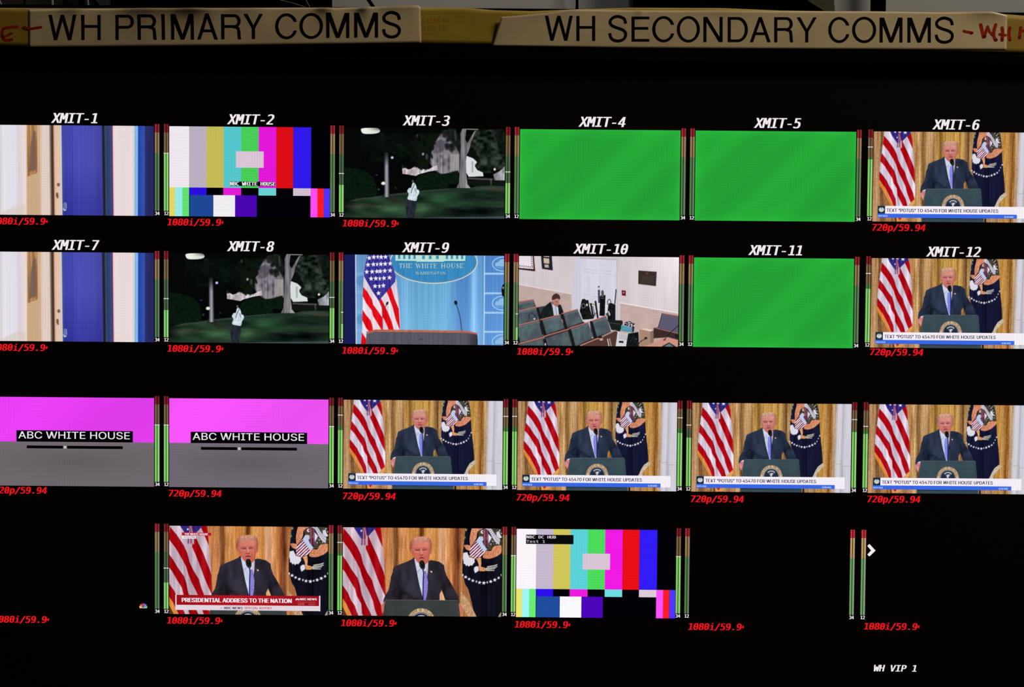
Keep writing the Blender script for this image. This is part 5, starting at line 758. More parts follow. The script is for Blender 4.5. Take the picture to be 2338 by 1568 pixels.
    P.poly(smooth([(534, 808), (538, 760), (585, 726), (630, 752), (636, 802), (600, 792), (560, 806)], 4), (72, 46, 48)); P.stroke([(585, 832), (612, 836)], 7, (96, 56, 54), .8, 2); P.stroke([(572, 868), (608, 872)], 8, (110, 66, 60), .7, 3); P.ell(548, 838, 8, 14, (170, 112, 104))
    P.poly([(648, 1060), (672, 1055), (675, 1110), (655, 1130)], (196, 140, 130))
    seat([(670, 1000), (862, 940), (928, 1085), (900, 1100), (712, 1168)], ((662, 985), (860, 930)), [(668, 1005), (714, 1168)])
    seat([(400, 1075), (640, 1010), (692, 1170), (440, 1255)], ((388, 1062), (636, 1000)), [(398, 1085), (448, 1262)])
    seat([(90, 1150), (370, 1085), (425, 1270), (90, 1370)], ((90, 1135), (364, 1072)))
    P.stroke([(385, 1120), (412, 1240)], 20, dk); P.stroke([(105, 1300), (125, 1390)], 22, dk)
    t = [(245, 1055), (235, 1010), (265, 975), (305, 995), (340, 1050)]; P.stroke(t, 8, (34, 36, 44)); P.stroke([(215, 1085), (240, 1055), (290, 1062), (330, 1050)], 10, (70, 76, 66)); P.ell(308, 1052, 12, 10, (220, 216, 220))
    seat([(1050, 1090), (1226, 1030), (1284, 1215), (1092, 1282)], ((1042, 1078), (1224, 1016)), [(1040, 1100), (1092, 1285)])
    P.poly([(940, 1062), (1015, 1070), (1020, 1130), (1035, 1235), (1015, 1200), (1000, 1110), (945, 1098)], (206, 206, 218))
    seat([(780, 1190), (1002, 1112), (1065, 1295), (835, 1400)], ((760, 1170), (1004, 1095)), [(762, 1200), (812, 1400)])
    seat([(450, 1300), (732, 1205), (795, 1420), (480, 1420)], ((130, 1366), (432, 1282)), [(440, 1320), (468, 1420)]); P.stroke([(430, 1276), (748, 1182)], 15, ed)
    P.layer('chair', None, 'chair_low'); P.poly([(90, 1395), (410, 1312), (435, 1420), (90, 1420)], sl); P.stroke([(90, 1378), (432, 1286)], 15, ed); P.ell(448, 1378, 10, 18, (200, 180, 180))
    P.layer('desk')
    P.poly([(890, 1405), (1110, 1320), (1340, 1205), (1372, 1218), (1345, 1420), (890, 1420)], (84, 56, 50)); P.stroke([(900, 1392), (1110, 1305), (1180, 1300)], 15, (190, 130, 112)); P.stroke([(1170, 1280), (1340, 1200)], 18, (170, 140, 132))
    P.ell(1150, 1285, 24, 14, (26, 26, 30)); P.ell(1165, 1318, 22, 10, (190, 186, 190)); P.stroke([(1245, 1310), (1262, 1400)], 12, (206, 206, 196)); P.stroke([(1270, 1305), (1292, 1400)], 12, (150, 166, 140)); P.ell(1052, 1292, 8, 8, (220, 190, 180))
    P.poly([(1652, 1180), (1700, 1165), (1845, 1190), (1832, 1400), (1650, 1420)], (168, 134, 112)); P.poly([(1652, 1182), (1700, 1168), (1845, 1192), (1790, 1215)], (214, 196, 184)); P.stroke([(1725, 1180), (1810, 1200)], 12, (226, 214, 210)); P.poly([(1790, 1215), (1845, 1192), (1832, 1390), (1790, 1400)], (134, 116, 96))
    P.layer('chair', None, 'chair_right')
    P.poly([(1940, 985), (2160, 1025), (2160, 1260), (1888, 1175)], (92, 90, 112)); P.stroke([(1942, 986), (2160, 1022)], 15, (140, 88, 80)); P.stroke([(1940, 990), (1890, 1170)], 10, (60, 50, 60))
    P.layer('desk', None, 'desk2')
    P.poly([(1832, 1165), (1880, 1160), (2160, 1235), (2160, 1330), (2000, 1290), (1832, 1300)], (62, 42, 42)); P.stroke([(1835, 1162), (2160, 1240)], 9, (170, 130, 116))
    P.poly([(1690, 1420), (1860, 1340), (2000, 1280), (2160, 1325), (2160, 1420)], (204, 146, 130)); P.poly([(1940, 1400), (2032, 1352), (2120, 1405), (2100, 1420), (1950, 1420)], (40, 48, 52)); P.poly([(1970, 1405), (2032, 1368), (2090, 1410)], (110, 126, 134))
    P.layer('microphone')
    P.stroke([(1975, 1315), (2040, 1235), (2110, 1170), (2150, 1140)], 9, (34, 32, 36)); P.ell(1972, 1318, 16, 12, (80, 70, 70)); P.layer(''); P.ell(2122, 1270, 14, 26, (22, 26, 26)); P.layer('microphone', None, 'mic2'); P.stroke([(1622, 1405), (1660, 1345), (1725, 1305)], 9, (50, 42, 40)); P.ell(1734, 1298, 20, 16, (40, 36, 38))
    P.layer('')
    return P

def door_pic():
    P = new_pic(0, 0); P.view(0, 240, 5.2275)
    R = ramp([(-90, (205, 195, 200)), (0, (216, 206, 212)), (40, (230, 226, 234)), (200, (220, 219, 230)), (215, (222, 206, 212)), (300, (230, 214, 210)), (316, (226, 206, 196)), (326, (204, 168, 128)), (470, (206, 172, 136)), (490, (222, 194, 172)), (520, (226, 206, 198)), (590, (220, 200, 192)), (606, (128, 108, 88)), (628, (48, 44, 40)), (641, (120, 60, 40)), (652, (218, 180, 156)), (668, (226, 194, 170)), (726, (226, 196, 176)), (736, (196, 218, 226)), (744, (70, 90, 160)), (770, (66, 70, 168)), (860, (68, 70, 170)), (880, (76, 78, 182)), (1000, (76, 78, 180)), (1215, (72, 72, 164)), (1224, (50, 56, 110)), (1232, (26, 28, 48)), (1250, (30, 34, 52)), (1262, (66, 76, 96)), (1280, (44, 62, 100)), (1330, (52, 70, 134)), (1345, (120, 40, 80)), (1356, (228, 200, 200)), (1370, (232, 216, 216)), (1580, (232, 216, 216)), (1600, (206, 212, 208)), (1618, (120, 176, 226)), (1642, (150, 186, 246)), (1652, (22, 66, 166)), (1680, (44, 76, 172)), (1722, (56, 82, 176)), (1736, (44, 48, 104)), (1840, (34, 36, 92)), (1900, (34, 36, 92))])
    P.poly([(-200, 0), (2000, 0), (2000, 1500), (-200, 1500)], lambda X, Y: np.clip(R(X - .012 * (Y - 800) * ((X > 560) & (X < 1500))) + (noise(X / 12, Y / 900, 111) * 8)[..., None] - (18 * np.clip((Y - 700) / 600, 0, 1) * ((X > 745) & (X < 1220)))[..., None], 0, 255))
    P.poly([(326, 700), (480, 700), (490, 1340), (326, 1340)], (200, 168, 134), .7, 4)
    P.layer('picture_frame')
    P.poly([(322, 200), (442, 200), (446, 812), (400, 826), (324, 856)], lambda X, Y: np.clip(np.array([176, 130, 84.]) + (noise(X / 10, Y / 200, 112) * 60)[..., None], 0, 255)); P.poly([(400, 290), (430, 330), (432, 770), (345, 800), (360, 500)], (112, 90, 82), .85, 4); P.stroke([(436, 400), (440, 790)], 12, (166, 80, 44), .7, 2)
    P.layer('door')
    P.poly([(655, 200), (738, 200), (748, 1340), (655, 1340)], (0, 0, 0), 0.0); 
    for q in (((868, 250), (870, 1090)), ((870, 1090), (1212, 1096)), ((762, 1155), (1215, 1160)), ((800, 1272), (1220, 1278))): P.stroke(list(q), 7, (52, 50, 150), .6, 2, lay=False)
    P.ell(698, 948, 18, 21, (104, 82, 72), soft=1); P.ell(698, 944, 8, 8, (190, 80, 70)); P.poly([(670, 1045), (694, 1042), (700, 1110), (680, 1112), (668, 1080)], (110, 84, 70), 1, 1)
    P.poly(smooth([(758, 1165), (790, 1165), (795, 1215), (785, 1258), (758, 1255)], 4), (104, 112, 168)); P.stroke([(755, 1235), (768, 1256), (786, 1250)], 10, (206, 214, 226)); P.stroke([(790, 1170), (794, 1230)], 6, (150, 158, 200))
    P.layer('')
    P.poly([(-80, 1310), (0, 1288), (210, 1192), (300, 1200), (300, 1400), (-80, 1400)], (214, 200, 186), .6, 3)
    return P
# ------------------------------------------------------------------ the room behind
def setting(name, me, loc=(0, 0, 0)):
    o = put(name, me, None, loc); o['kind'] = 'structure'; return o
WY = 0.55
setting('floor', box_mesh('floor', (-3, -3, -0.05), (3, WY + .1, 0.0), M_FLOOR))
wall = setting('wall_back', box_mesh('wall_back', (-3, WY, 0.0), (3, WY + 0.1, 2.9), M_WALL))
setting('ceiling', box_mesh('ceiling', (-3, -3, 2.9), (3, WY + .1, 2.95), M_WALL))

# ------------------------------------------------------------------ the monitor
FRONT = -0.009                      # front face of the bezel
BZ_T = at(1169, 19, FRONT).z        # bezel top edge
v_edge = -150.0                     # glass starts here (u units above the first tile row)
z_edge = Z0 - v_edge * S
XL, XR = X0 - 880 * S, X0 + 2260 * S
ZB = Z0 - 1330 * S
zm = (BZ_T + ZB) / 2
mon = empty('multiviewer_monitor', ((XL + XR) / 2, 0.0, ZB - .03), 'large black multiviewer monitor showing rows of live video feeds under taped name strips', 'monitor')
def mon_part(name, me, loc=None, label=None): return put(name, me, mon, (0, 0, 0) if loc is None else loc, label)
def ring(name, lo, hi, ilo, ihi, y0, y1, mat):
    bm = bmesh.new(); O = [(lo[0], lo[1]), (hi[0], lo[1]), (hi[0], hi[1]), (lo[0], hi[1])]; I = [(ilo[0], ilo[1]), (ihi[0], ilo[1]), (ihi[0], ihi[1]), (ilo[0], ihi[1])]
    vs_ = [[bm.verts.new((p[0], y, p[1])) for p in q] for q in (O, I) for y in (y0, y1)]
    of, ob, jf, jb = vs_
    for k in range(4):
        n = (k + 1) % 4
        bm.faces.new((of[k], of[n], jf[n], jf[k])); bm.faces.new((ob[k], jb[k], jb[n], ob[n])); bm.faces.new((of[k], ob[k], ob[n], of[n])); bm.faces.new((jf[k], jf[n], jb[n], jb[k]))
    bmesh.ops.recalc_face_normals(bm, faces=bm.faces[:]); bmesh.ops.bevel(bm, geom=[e for e in bm.edges if len(e.link_faces) == 2], offset=0.0007, segments=2, affect='EDGES')
    me = bpy.data.meshes.new(name); bm.to_mesh(me); bm.free(); me.materials.append(mat); return me
mon_part('bezel', ring('bezel', (XL - .02, ZB - .03), (XR + .02, BZ_T), (XL, ZB), (XR, z_edge), FRONT, 0.012, M_BEZEL))
mon_part('glass', box_mesh('glass', (XL - .004, 0.0, ZB - .004), (XR + .004, 0.003, z_edge + .004), M_GLASS))
mon_part('back_housing', box_mesh('back_housing', (XL, 0.012, ZB), (XR, 0.05, BZ_T - 0.012), M_BLACK, 0.004))
mon_part('wall_bracket', box_mesh('wall_bracket', (XL + .25, 0.05, zm - .12), (XR - .25, WY, zm + .06), M_SEAM))

# ------------------------------------------------------------------ tiles
def tile_loc(c, r, extra=0.0):
    u_, v_ = tile_uv(c, r); return (X0 + u_ * S, -extra, Z0 - v_ * S)
def place_pic(parts, c, r, label):
    loc = tile_loc(c, r); base = [p for p in parts if p[0] == '']
    t = put('video_feed', base[0][2], mon, loc, label)
    for nm, lb, me in parts:
        if nm: put(nm, me, t, loc, lb)
    return t
def flat_pic(fl, c, r, label, name='video_feed'):
    return put(name, fl, mon, tile_loc(c, r), label)

doorP = door_pic().meshes('video_feed'); nightP = night_pic().meshes('video_feed'); briefP = briefing_pic().meshes('video_feed')
roomP = room_pic().meshes('video_feed'); podP = podium_pic().meshes('video_feed'); closeP = closeup_pic().meshes('video_feed')

place_pic(doorP, 0, 0, 'video feed of a blue door beside a white wall, under the XMIT-1 title')
place_pic(doorP, 0, 1, 'video feed of a blue door beside a white wall, under the XMIT-7 title')
place_pic(nightP, 2, 0, 'dark night video feed of trees and a lawn, under the XMIT-3 title')
place_pic(nightP, 1, 1, 'dark night video feed of trees and a lawn, under the XMIT-8 title')
place_pic(briefP, 2, 1, 'video feed of an empty blue briefing room lectern, under the XMIT-9 title')
place_pic(roomP, 3, 1, 'video feed of rows of grey seats with one seated person, under the XMIT-10 title')

# caption banner laid over the podium feed
def podium_banner():
    P0 = Pic(*tile_uv(4, 2), TW, TH, 1 + int(TW), 1 + int(TH)); P0.view(1560, 880, 5.6)
    L = lambda x, y: tuple((P0.tr([(x, y)])[0]) * np.array([TW / (P0.W - 1), TH / (P0.H - 1)]))
    y0, y1, y2, y3 = L(262, 1158)[1], L(262, 1256)[1], L(262, 1304)[1], L(1935, 1320)[1]
    xa, xb, xc, xd, xe = L(167, 1158)[0], L(262, 1158)[0], L(1930, 1278)[0], L(2066, 1180)[0], L(1936, 1278)[0]
    b = Flat(); b.rect(xb, y0, xe, y1, (244, 236, 246)); r = 1.6
    b.poly([(xe, y0), (xd - r, y0), (xd - .4, y0 + .4), (xd, y0 + r), (xd, y3 - r), (xd - .4, y3 - .4), (xd - r, y3), (xe, y3)], (244, 238, 246))
    b.poly([(xa + 1, y0), (xb, y0), (xb, y1), (xa, y1), (xa, y0 + 1)], (20, 46, 66)); b.poly([(xa, y1), (xe, y1), (xe, y2 + .5), (xa + 1.5, y2 + .5), (xa, y2 - 1)], (56, 104, 228))
    t = Flat(); ty = L(298, 1234)[1]
    t.text('TEXT “POTUS” TO 45470 FOR WHITE HOUSE UPDATES', 'sans', L(296, 0)[0], ty, 7.5, width=(1724 - 296) / 5.6, bold=.32, col=(40, 34, 62))
    t.text('WHITE HOUSE', 'sans', L(190, 0)[0], y2 - 1.6, 3.6, width=22, bold=.12, col=(190, 214, 250)); t.text('SCAN HERE', 'sans', L(1792, 0)[0], y2 - 1.3, 3.8, width=21.5, bold=.12, col=(200, 216, 250))
    e = Flat(); cx, cy = (xa + xb) / 2, (y0 + y1) / 2; g = (206, 208, 196)
    for sg in (-1, 1):
        for k, (dx, dy) in enumerate(((2.2, -5.6), (4.0, -4.6), (5.4, -2.8), (6.2, -.6))): e.poly([(cx + sg * .6, cy + 1 + k * .5), (cx + sg * (dx - .6), cy + dy), (cx + sg * (dx + .7), cy + dy + .9), (cx + sg * 1.5, cy + 2.4 + k * .6)], g)
        e.poly([(cx + sg * 1, cy + 3), (cx + sg * 5, cy + 2.4), (cx + sg * 4.4, cy + 4.2), (cx + sg * 1, cy + 4.6)], g)
    e.poly([(cx - 1.2, cy - 1), (cx, cy - 1.8), (cx + 1.2, cy - 1), (cx + 1.2, cy + 4), (cx, cy + 6.4), (cx - 1.2, cy + 4)], g); e.poly([(cx - .9, cy - 4.2), (cx + .3, cy - 4.6), (cx + 1, cy - 3.4), (cx + .4, cy - 2.2), (cx - .6, cy - 2.2)], g)
    return b.mesh('caption_banner', 2), t.mesh('banner_lettering', 3), e.mesh('eagle_emblem', 3)
PB = podium_banner()
for c, r, where in ((5, 0, 'under the XMIT-6 title'), (5, 1, 'under the XMIT-12 title'), (2, 2, 'right of the two magenta feeds'), (3, 2, 'second of four in the third row'), (4, 2, 'third of four in the third row'), (5, 2, 'rightmost in the third row')):
    t = place_pic(podP, c, r, 'video feed of a person speaking at a lectern, ' + where)
    for nm, me in zip(('caption_banner', 'banner_lettering', 'eagle_emblem'), PB): put(nm, me, t, tile_loc(c, r))

t20 = place_pic(closeP, 1, 3, 'close video feed of a person speaking, with a red news banner')
t21 = place_pic(closeP, 2, 3, 'close video feed of a person speaking at a lectern, without any banner')
def peacock(f, cx, cy, r, cols):
    for i in range(6):
        a = math.radians(-170 + i * 32); p = [(cx + .12 * r * math.cos(a), cy + .12 * r * math.sin(a))]
        for d, k in ((-14, .75), (-9, 1.0), (9, 1.0), (14, .75)): p.append((cx + r * k * math.cos(a + math.radians(d)), cy + r * k * math.sin(a + math.radians(d))))
        f.poly(p, cols[i])
RAIN = [(246, 200, 60), (240, 120, 40), (226, 40, 50), (140, 90, 210), (70, 110, 240), (70, 200, 110)]
def news_banner():
    q = lambda x, y: ((x - 95) / 5.845, (y - 119 - (x - 95) * .0058) / 5.845)
    b = Flat(); x0, y0 = q(193, 1053); x1, y1 = q(2115, 1200); n = 24
    for i in range(n):
        g = 1 - abs(i / n - .45) * .35; b.rect(x0 + (x1 - x0) * i / n, y0, x0 + (x1 - x0) * (i + 1) / n, y1, (176 * g + 8, 20 * g, 32 * g))
    b.rect(q(178, 0)[0], q(0, 1049)[1], x0, q(0, 1255)[1], (232, 222, 230)); b.rect(x1, q(2100, 1060)[1], q(2132, 0)[0], q(0, 1258)[1], (236, 224, 232)); b.rect(q(178, 0)[0], y1, q(2132, 0)[0], q(0, 1256)[1], (226, 212, 222))
    bx, by = q(265, 208); g = Flat(); g.rect(bx, by, bx + 395 / 5.845, by + 41 / 5.845, (186, 18, 42)); g.rect(bx, by + 43 / 5.845, bx + 190 / 5.845, by + 84 / 5.845, (232, 224, 230))
    t = Flat(); t.text('PRESIDENTIAL ADDRESS TO THE NATION', 'sans', q(262, 0)[0], q(262, 1150)[1], 9.6, width=(1750 - 262) / 5.845, bold=.75, col=(240, 232, 238))
    t.text('NBC NEWS', 'sans', q(1853, 0)[0], q(1853, 1121)[1], 4.9, width=40, bold=.3, col=(238, 222, 230)); peacock(t, q(1822, 0)[0], q(1822, 1120)[1], 4.6, [(238, 222, 230)] * 6)
    t.rect(q(1815, 0)[0], q(1815, 1143)[1], q(2070, 0)[0], q(1815, 1147)[1], (214, 110, 120)); t.text('LIVE', 'sans', q(1830, 0)[0], q(1830, 1185)[1], 4, width=15, bold=.1, col=(214, 120, 132)); t.text('9:15 P', 'sans', q(1975, 0)[0], q(1975, 1188)[1], 4, width=15, bold=.1, col=(200, 100, 112))
    t.text('NBC NEWS', 'sans', q(835, 0)[0], q(835, 1243)[1], 5.2, width=43.5, bold=.3, col=(34, 28, 40)); t.text('SPECIAL REPORT', 'sans', q(1108, 0)[0], q(1108, 1243)[1], 5.0, width=64.5, bold=.2, col=(196, 24, 70)); peacock(t, q(800, 0)[0], q(800, 1240)[1], 3.9, [(170, 190, 220)] * 6)
    h = Flat(); h.text('THE WHITE HOUSE', 'sans', bx + 6, by + 6, 4.7, width=54.5, bold=.3, col=(240, 226, 234)); h.text('9:15 PM', 'sans', bx + 5, by + 13, 4.6, width=25, bold=.2, col=(176, 160, 170))
    return b.mesh('news_banner', 2), t.mesh('banner_lettering', 3), g.mesh('location_tag', 2), h.mesh('tag_lettering', 3)
for nm, me in zip(('news_banner', 'banner_lettering', 'location_tag', 'tag_lettering'), news_banner()): put(nm, me, t20, tile_loc(1, 3), 'red and white news banner' if nm == 'news_banner' else None)

def green_feed():
    f = Flat(); nx, ny = 36, 20; V = []; Cc = []
    for j in range(ny + 1):
        for i in range(nx + 1):
            x, y = i / nx, j / ny; V.append((x * TW, y * TH)); e = min(x, 1 - x, y * .56, (1 - y) * .56)
            k = 1 + .10 * math.exp(-e / .03) + .03 * math.sin(9 * (x + .5 * y)) + .02 * math.sin(23 * (x + .62 * y) + 1); Cc.append(lin(np.array([37, 162, 54]) * k))
    f.V = V; f.C = Cc; f.F = [(j * (nx + 1) + i, j * (nx + 1) + i + 1, (j + 1) * (nx + 1) + i + 1, (j + 1) * (nx + 1) + i) for j in range(ny) for i in range(nx)]
    return f.mesh('video_feed', 1)
GR = green_feed()
for c, r, n in ((3, 0, 4), (4, 0, 5), (4, 1, 11)): flat_pic(GR, c, r, 'plain green video feed under the XMIT-%d title' % n)

def bars(k):
    f = Flat(); sc = 5.2256; q = lambda x: (x - 82) / sc; w = lambda c: tuple(min(255, v * k) for v in c)
    H1, H2, H3 = (975 - 250) / sc, (1064 - 250) / sc, TH
    f.rect(0, 0, TW, TH, (2, 2, 8))
    for x0, x1, c in ((82, 318, (238, 230, 238)), (318, 525, (186, 174, 192)), (525, 730, (196, 186, 84)), (730, 940, (86, 198, 204)), (940, 1147, (72, 206, 86)), (1147, 1357, (226, 24, 216)), (1357, 1560, (220, 14, 22)), (1562, 1773, (48, 26, 234))): f.rect(q(x0), 0, q(x1), H1, w(c))
    for x0, x1, c in ((82, 152, (224, 216, 104)), (152, 238, (150, 234, 234)), (238, 318, (100, 224, 112))): f.rect(q(x0), H1, q(x1), H3, w(c))
    for x0, x1, c in ((322, 526, (42, 14, 222)), (726, 940, (226, 26, 210)), (1147, 1357, (104, 208, 210)), (1560, 1768, (208, 192, 204))): f.rect(q(x0), H1, q(x1), H2, w(c))
    for x0, x1, c in ((325, 604, (30, 72, 150)), (608, 867, (238, 236, 240)), (867, 1125, (74, 6, 176))): f.rect(q(x0), H2, q(x1), H3, w(c))
    for x0, x1, c in ((1768, 1850, (254, 76, 240)), (1850, 1925, (254, 26, 36)), (1927, 1998, (76, 52, 254))): f.rect(q(x0), H1, q(x1), H3, w(c))
    g = Flat(); g.rect(q(878), (541 - 250) / sc, q(1207), (735 - 250) / sc, (216, 196, 212))
    return f, g
def bars_feed(c, r, k, label):
    f, g = bars(k); t = flat_pic(f.mesh('video_feed', 1), c, r, label); put('grey_box', g.mesh('grey_box', 2), t, tile_loc(c, r)); return t
tb = bars_feed(1, 0, 1.0, 'colour bar test feed, under the XMIT-2 title')
f = Flat(); q = lambda x: (x - 82) / 5.2256; f.rect(q(806), (900 - 250) / 5.2256, q(1348), (953 - 250) / 5.2256, (8, 14, 14)); f2 = Flat()
f2.text('NBC WHITE HOUSE', 'mono', q(806), (947 - 250) / 5.2256, 8.2, pitch=(1352 - 806) / 5.2256 / 15, bold=.55, col=(232, 228, 232))
put('caption_box', f.mesh('caption_box', 2), tb, tile_loc(1, 0)); put('caption_lettering', f2.mesh('caption_lettering', 3), tb, tile_loc(1, 0))
tb = bars_feed(3, 3, 1.06, 'colour bar test feed with a black box at its upper left, in the bottom row')
f = Flat(); f.rect(21.6, 13.2, 130.8, 34.6, (8, 10, 14)); f2 = Flat()
f2.text('NBC DC HUB', 'mono', 22.2, 21.6, 6.4, pitch=6.85, bold=.3, col=(226, 214, 220)); f2.text('Test 1', 'mono', 22.2, 31.8, 6.2, pitch=7.3, bold=.2, col=(200, 190, 200))
put('caption_box', f.mesh('caption_box', 2), tb, tile_loc(3, 3)); put('caption_lettering', f2.mesh('caption_lettering', 3), tb, tile_loc(3, 3))

def abc_feed(c, r, label):
    f = Flat(); nx, ny = 20, 12
    def grad(x0, y0, x1, y1, fn):
        V = [(x0 + (x1 - x0) * i / nx, y0 + (y1 - y0) * j / ny) for j in range(ny + 1) for i in range(nx + 1)]; o = len(f.V); f.V += V; f.C += [lin(fn(p[0] / TW, p[1] / TH)) for p in V]
        f.F += [(o + j * (nx + 1) + i, o + j * (nx + 1) + i + 1, o + (j + 1) * (nx + 1) + i + 1, o + (j + 1) * (nx + 1) + i) for j in range(ny) for i in range(nx)]
    mg = (242, 82, 248) if c else (228, 62, 240)
    grad(0, 0, TW, 102.4, lambda x, y: np.clip(np.array(mg) * (1 + .03 * math.sin(5 * x + 3 * y)), 0, 255))
    grad(0, 102.4, TW, TH, lambda x, y: np.array((110, 102, 112)) * (1 - .10 * math.exp(-((x - .5) / .35) ** 2 - ((y - .72) / .12) ** 2) + .05 * math.exp(-(y - .5) / .03) * (0 if 0 else 1)) - np.array((0, 0, 4)) * (c == 0))
    t = flat_pic(f.mesh('video_feed', 1), c, r, label); loc = tile_loc(c, r)
    b = Flat(); b.rect(49.3, 76.6, 316.8, 102.6, (4, 2, 8)); b.rect(72.9, 111.4, 293.6, 118, (4, 3, 6)); b.rect(156.5, 111.4, 165.5, 118, (146, 130, 132)); b.rect(159, 111.8, 163, 117.6, (206, 206, 216))
    t2 = Flat(); t2.text('ABC WHITE HOUSE', 'sans', 53.5, 95.2, 16.2, width=258, bold=.2, col=(236, 232, 236))
    put('caption_box', b.mesh('caption_box', 2), t, loc); put('caption_lettering', t2.mesh('caption_lettering', 3), t, loc)
abc_feed(0, 2, 'magenta and grey slate feed with a black title box, at the left edge')
abc_feed(1, 2, 'magenta and grey slate feed with a black title box, second from the left')

# small network mark in the otherwise black feed at lower left
lu, lv = tile_uv(0, 3)
f = Flat(); a_, b_ = uv(327.5, 1386.5); peacock(f, a_ - lu, b_ - lv - .5, 9.4, [(240, 190, 90), (236, 110, 70), (224, 60, 70), (130, 90, 220), (110, 140, 240), (110, 210, 150)])
t19 = put('network_logo', f.mesh('network_logo', 2), mon, tile_loc(0, 3)); f = Flat(); f.text('NBC NEWS', 'sans', a_ - lu - 8.4, b_ - lv + 1.6, 2.6, width=17, bold=.15, col=(220, 216, 220)); put('logo_lettering', f.mesh('logo_lettering', 2), t19, tile_loc(0, 3))

# ---- titles, format captions, arrow
def lettering(name, text, font, px, py, cap, pitch, skew, bold, col, label=None, last_small=False):
    u_, v_ = uv(px, py); f = Flat(); body = text[:-1] if last_small else text
    f.text(body, font, 0, 0, cap, pitch=pitch, skew=skew, bold=bold, col=col)
    if last_small: f.text(text[-1], font, pitch * (len(text) - 1) - .2, -4.2, cap * .42, pitch=pitch * .5, skew=skew, bold=bold * .6, col=col)
    return put(name, f.mesh(name, 4), mon, (X0 + u_ * S, 0, Z0 - v_ * S), label)
TIT = (242, 232, 238)
for n, px, py in ((1, 118.2, 280.7), (2, 519.8, 283.6), (3, 920.4, 286.3), (4, 1321.6, 289.3), (5, 1721.8, 292), (6, 2128.9, 295.5), (7, 119.6, 570), (8, 519.6, 573), (9, 918.8, 575.7), (10, 1309.6, 578.8), (11, 1709, 582), (12, 2114.8, 585.5)):
    lettering('feed_title', 'XMIT-%d' % n, 'mono', px - 0.3, py, 22.6, 17.5, .21, 1.1, TIT, 'white XMIT-%d title' % n)
lettering('feed_title', 'WH VIP 1', 'mono', 1993.0, 1531.6, 15.0, 12.5, .21, .75, TIT, 'small white WH VIP 1 title')
RD = (236, 22, 30)
for px, py in ((-18.8, 511.8), (382, 514.2), (781.8, 516.9), (-18.8, 799.8), (382.0, 802.5), (780.8, 807), (1179.8, 809.3), (-14.5, 1420), (381.2, 1422.6), (778.4, 1428.4), (1174.5, 1431.8), (1570.6, 1436.9), (1971.6, 1436.2)):
    lettering('format_caption', '1080i/59.94', 'mono', px - 1.6, py, 15.2, 12.42, .16, .8, RD, last_small=True)
for px, py in ((1990, 526.4), (1985.3, 810.5), (-13.5, 1125.5), (385, 1132.7), (782.3, 1139), (1178.8, 1142.2), (1576.4, 1145.5), (1979.1, 1146)):
    lettering('format_caption', '720p/59.94', 'mono', px - 1.8, py, 15.2, 12.35, .16, .8, RD)
f = Flat(); A = [(322, 265), (342, 248), (398, 308), (342, 362), (322, 345), (358, 307)]; A = [uv(1900 + x / 4.04, 1180 + y / 4.04) for x, y in A]; a0 = A[0]
f.add([(x - a0[0], y - a0[1]) for x, y in A], [(0, 1, 2, 5), (5, 2, 3, 4)], (244, 236, 240)); put('arrow_mark', f.mesh('arrow_mark', 4), mon, (X0 + a0[0] * S, 0, Z0 - a0[1] * S), 'white chevron arrow')

# ---- audio meters: red, amber and green scale, bright green level, white peak line, channel digits
def meter(c, r, side, lit=None, peak=None, lit2='same', br=1.0):
    u_, v_ = tile_uv(c, r); f = Flat(); h = 197.2; wd = 4.4; g = 1.6
    x = 0
    for ch in range(2):
        lv_ = lit if ch == 0 or lit2 == 'same' else lit2
        pk = peak if (ch == 0 or lit2 == 'same') and not (lit2 != 'same' and ch == 0) else (peak if ch == 1 else None)
        dim = (.80 if lit is not None and lit2 == 'same' else 1.0) * br * (1 if ch == 0 else .93)
        cols = [((156, 40, 50), 0, .096), ((148, 122, 80), .096, .332), ((82, 126, 74), .332, 1)]
        if ch == 1: cols[1] = ((158, 130, 98), .096, .332); cols[2] = ((108, 134, 102), .332, 1)
        for cc, a, b in cols:
            for z in ((-1, 1),):
                f.rect(x, a * h, x + wd, b * h, tuple(v * dim for v in cc))
        if lv_ is not None:
            f.rect(x, lv_ * h, x + wd, h, (126, 206, 98) if ch == 0 else (146, 208, 124))
            if lv_ < .40 and peak is not None and peak < lv_ - .05: f.rect(x, .325 * h, x + wd, lv_ * h, (72, 126, 62))
        if pk is not None: f.rect(x - .4, pk * h - .9, x + wd + .4, pk * h + .9, (232, 230, 232))
        x += wd + g
    nm = 'audio_meter'; ox = -12.2 if side == 'L' else TW + 2.0
    m = put(nm, f.mesh(nm, 2), mon, (X0 + (u_ + ox) * S, 0, Z0 - (v_ - 4.6) * S))
    d = Flat(); d.text('12' if side == 'L' else '34', 'mono', 0.0, h + 9.6, 7.6, pitch=5.5, bold=.45, col=(236, 230, 236)); put('channel_digits', d.mesh('channel_digits', 2), m, WLOC[m.name])
ML = [(1, 0, .342, .335), (2, 0, .684, .551), (3, 0, None, None), (4, 0, None, None), (5, 0, .345, .203), (1, 1, .685, .551), (4, 1, None, None), (5, 1, .379, .201), (1, 2, .342, .336),
      (2, 2, .377, .203), (3, 2, .377, .2), (4, 2, .43, .284), (5, 2, .37, .282), (1, 3, .689, .52), (2, 3, .355, .2), (3, 3, .342, .337), (4, 3, None, None), (5, 3, None, None)]
MR = [(0, 0, None, None), (1, 0, None, None), (2, 0, .646, .518), (3, 0, None, None), (4, 0, None, None), (0, 1, None, None), (1, 1, .646, .521), (2, 1, None, None), (3, 1, None, None), (4, 1, None, None),
      (0, 2, .342, .336), (1, 2, .342, .337), (2, 2, .377, .201), (3, 2, .377, .2), (4, 2, .349, .203), (0, 3, None, None), (1, 3, None, None), (2, 3, None, None), (3, 3, .337, .332), (4, 3, None, None)]
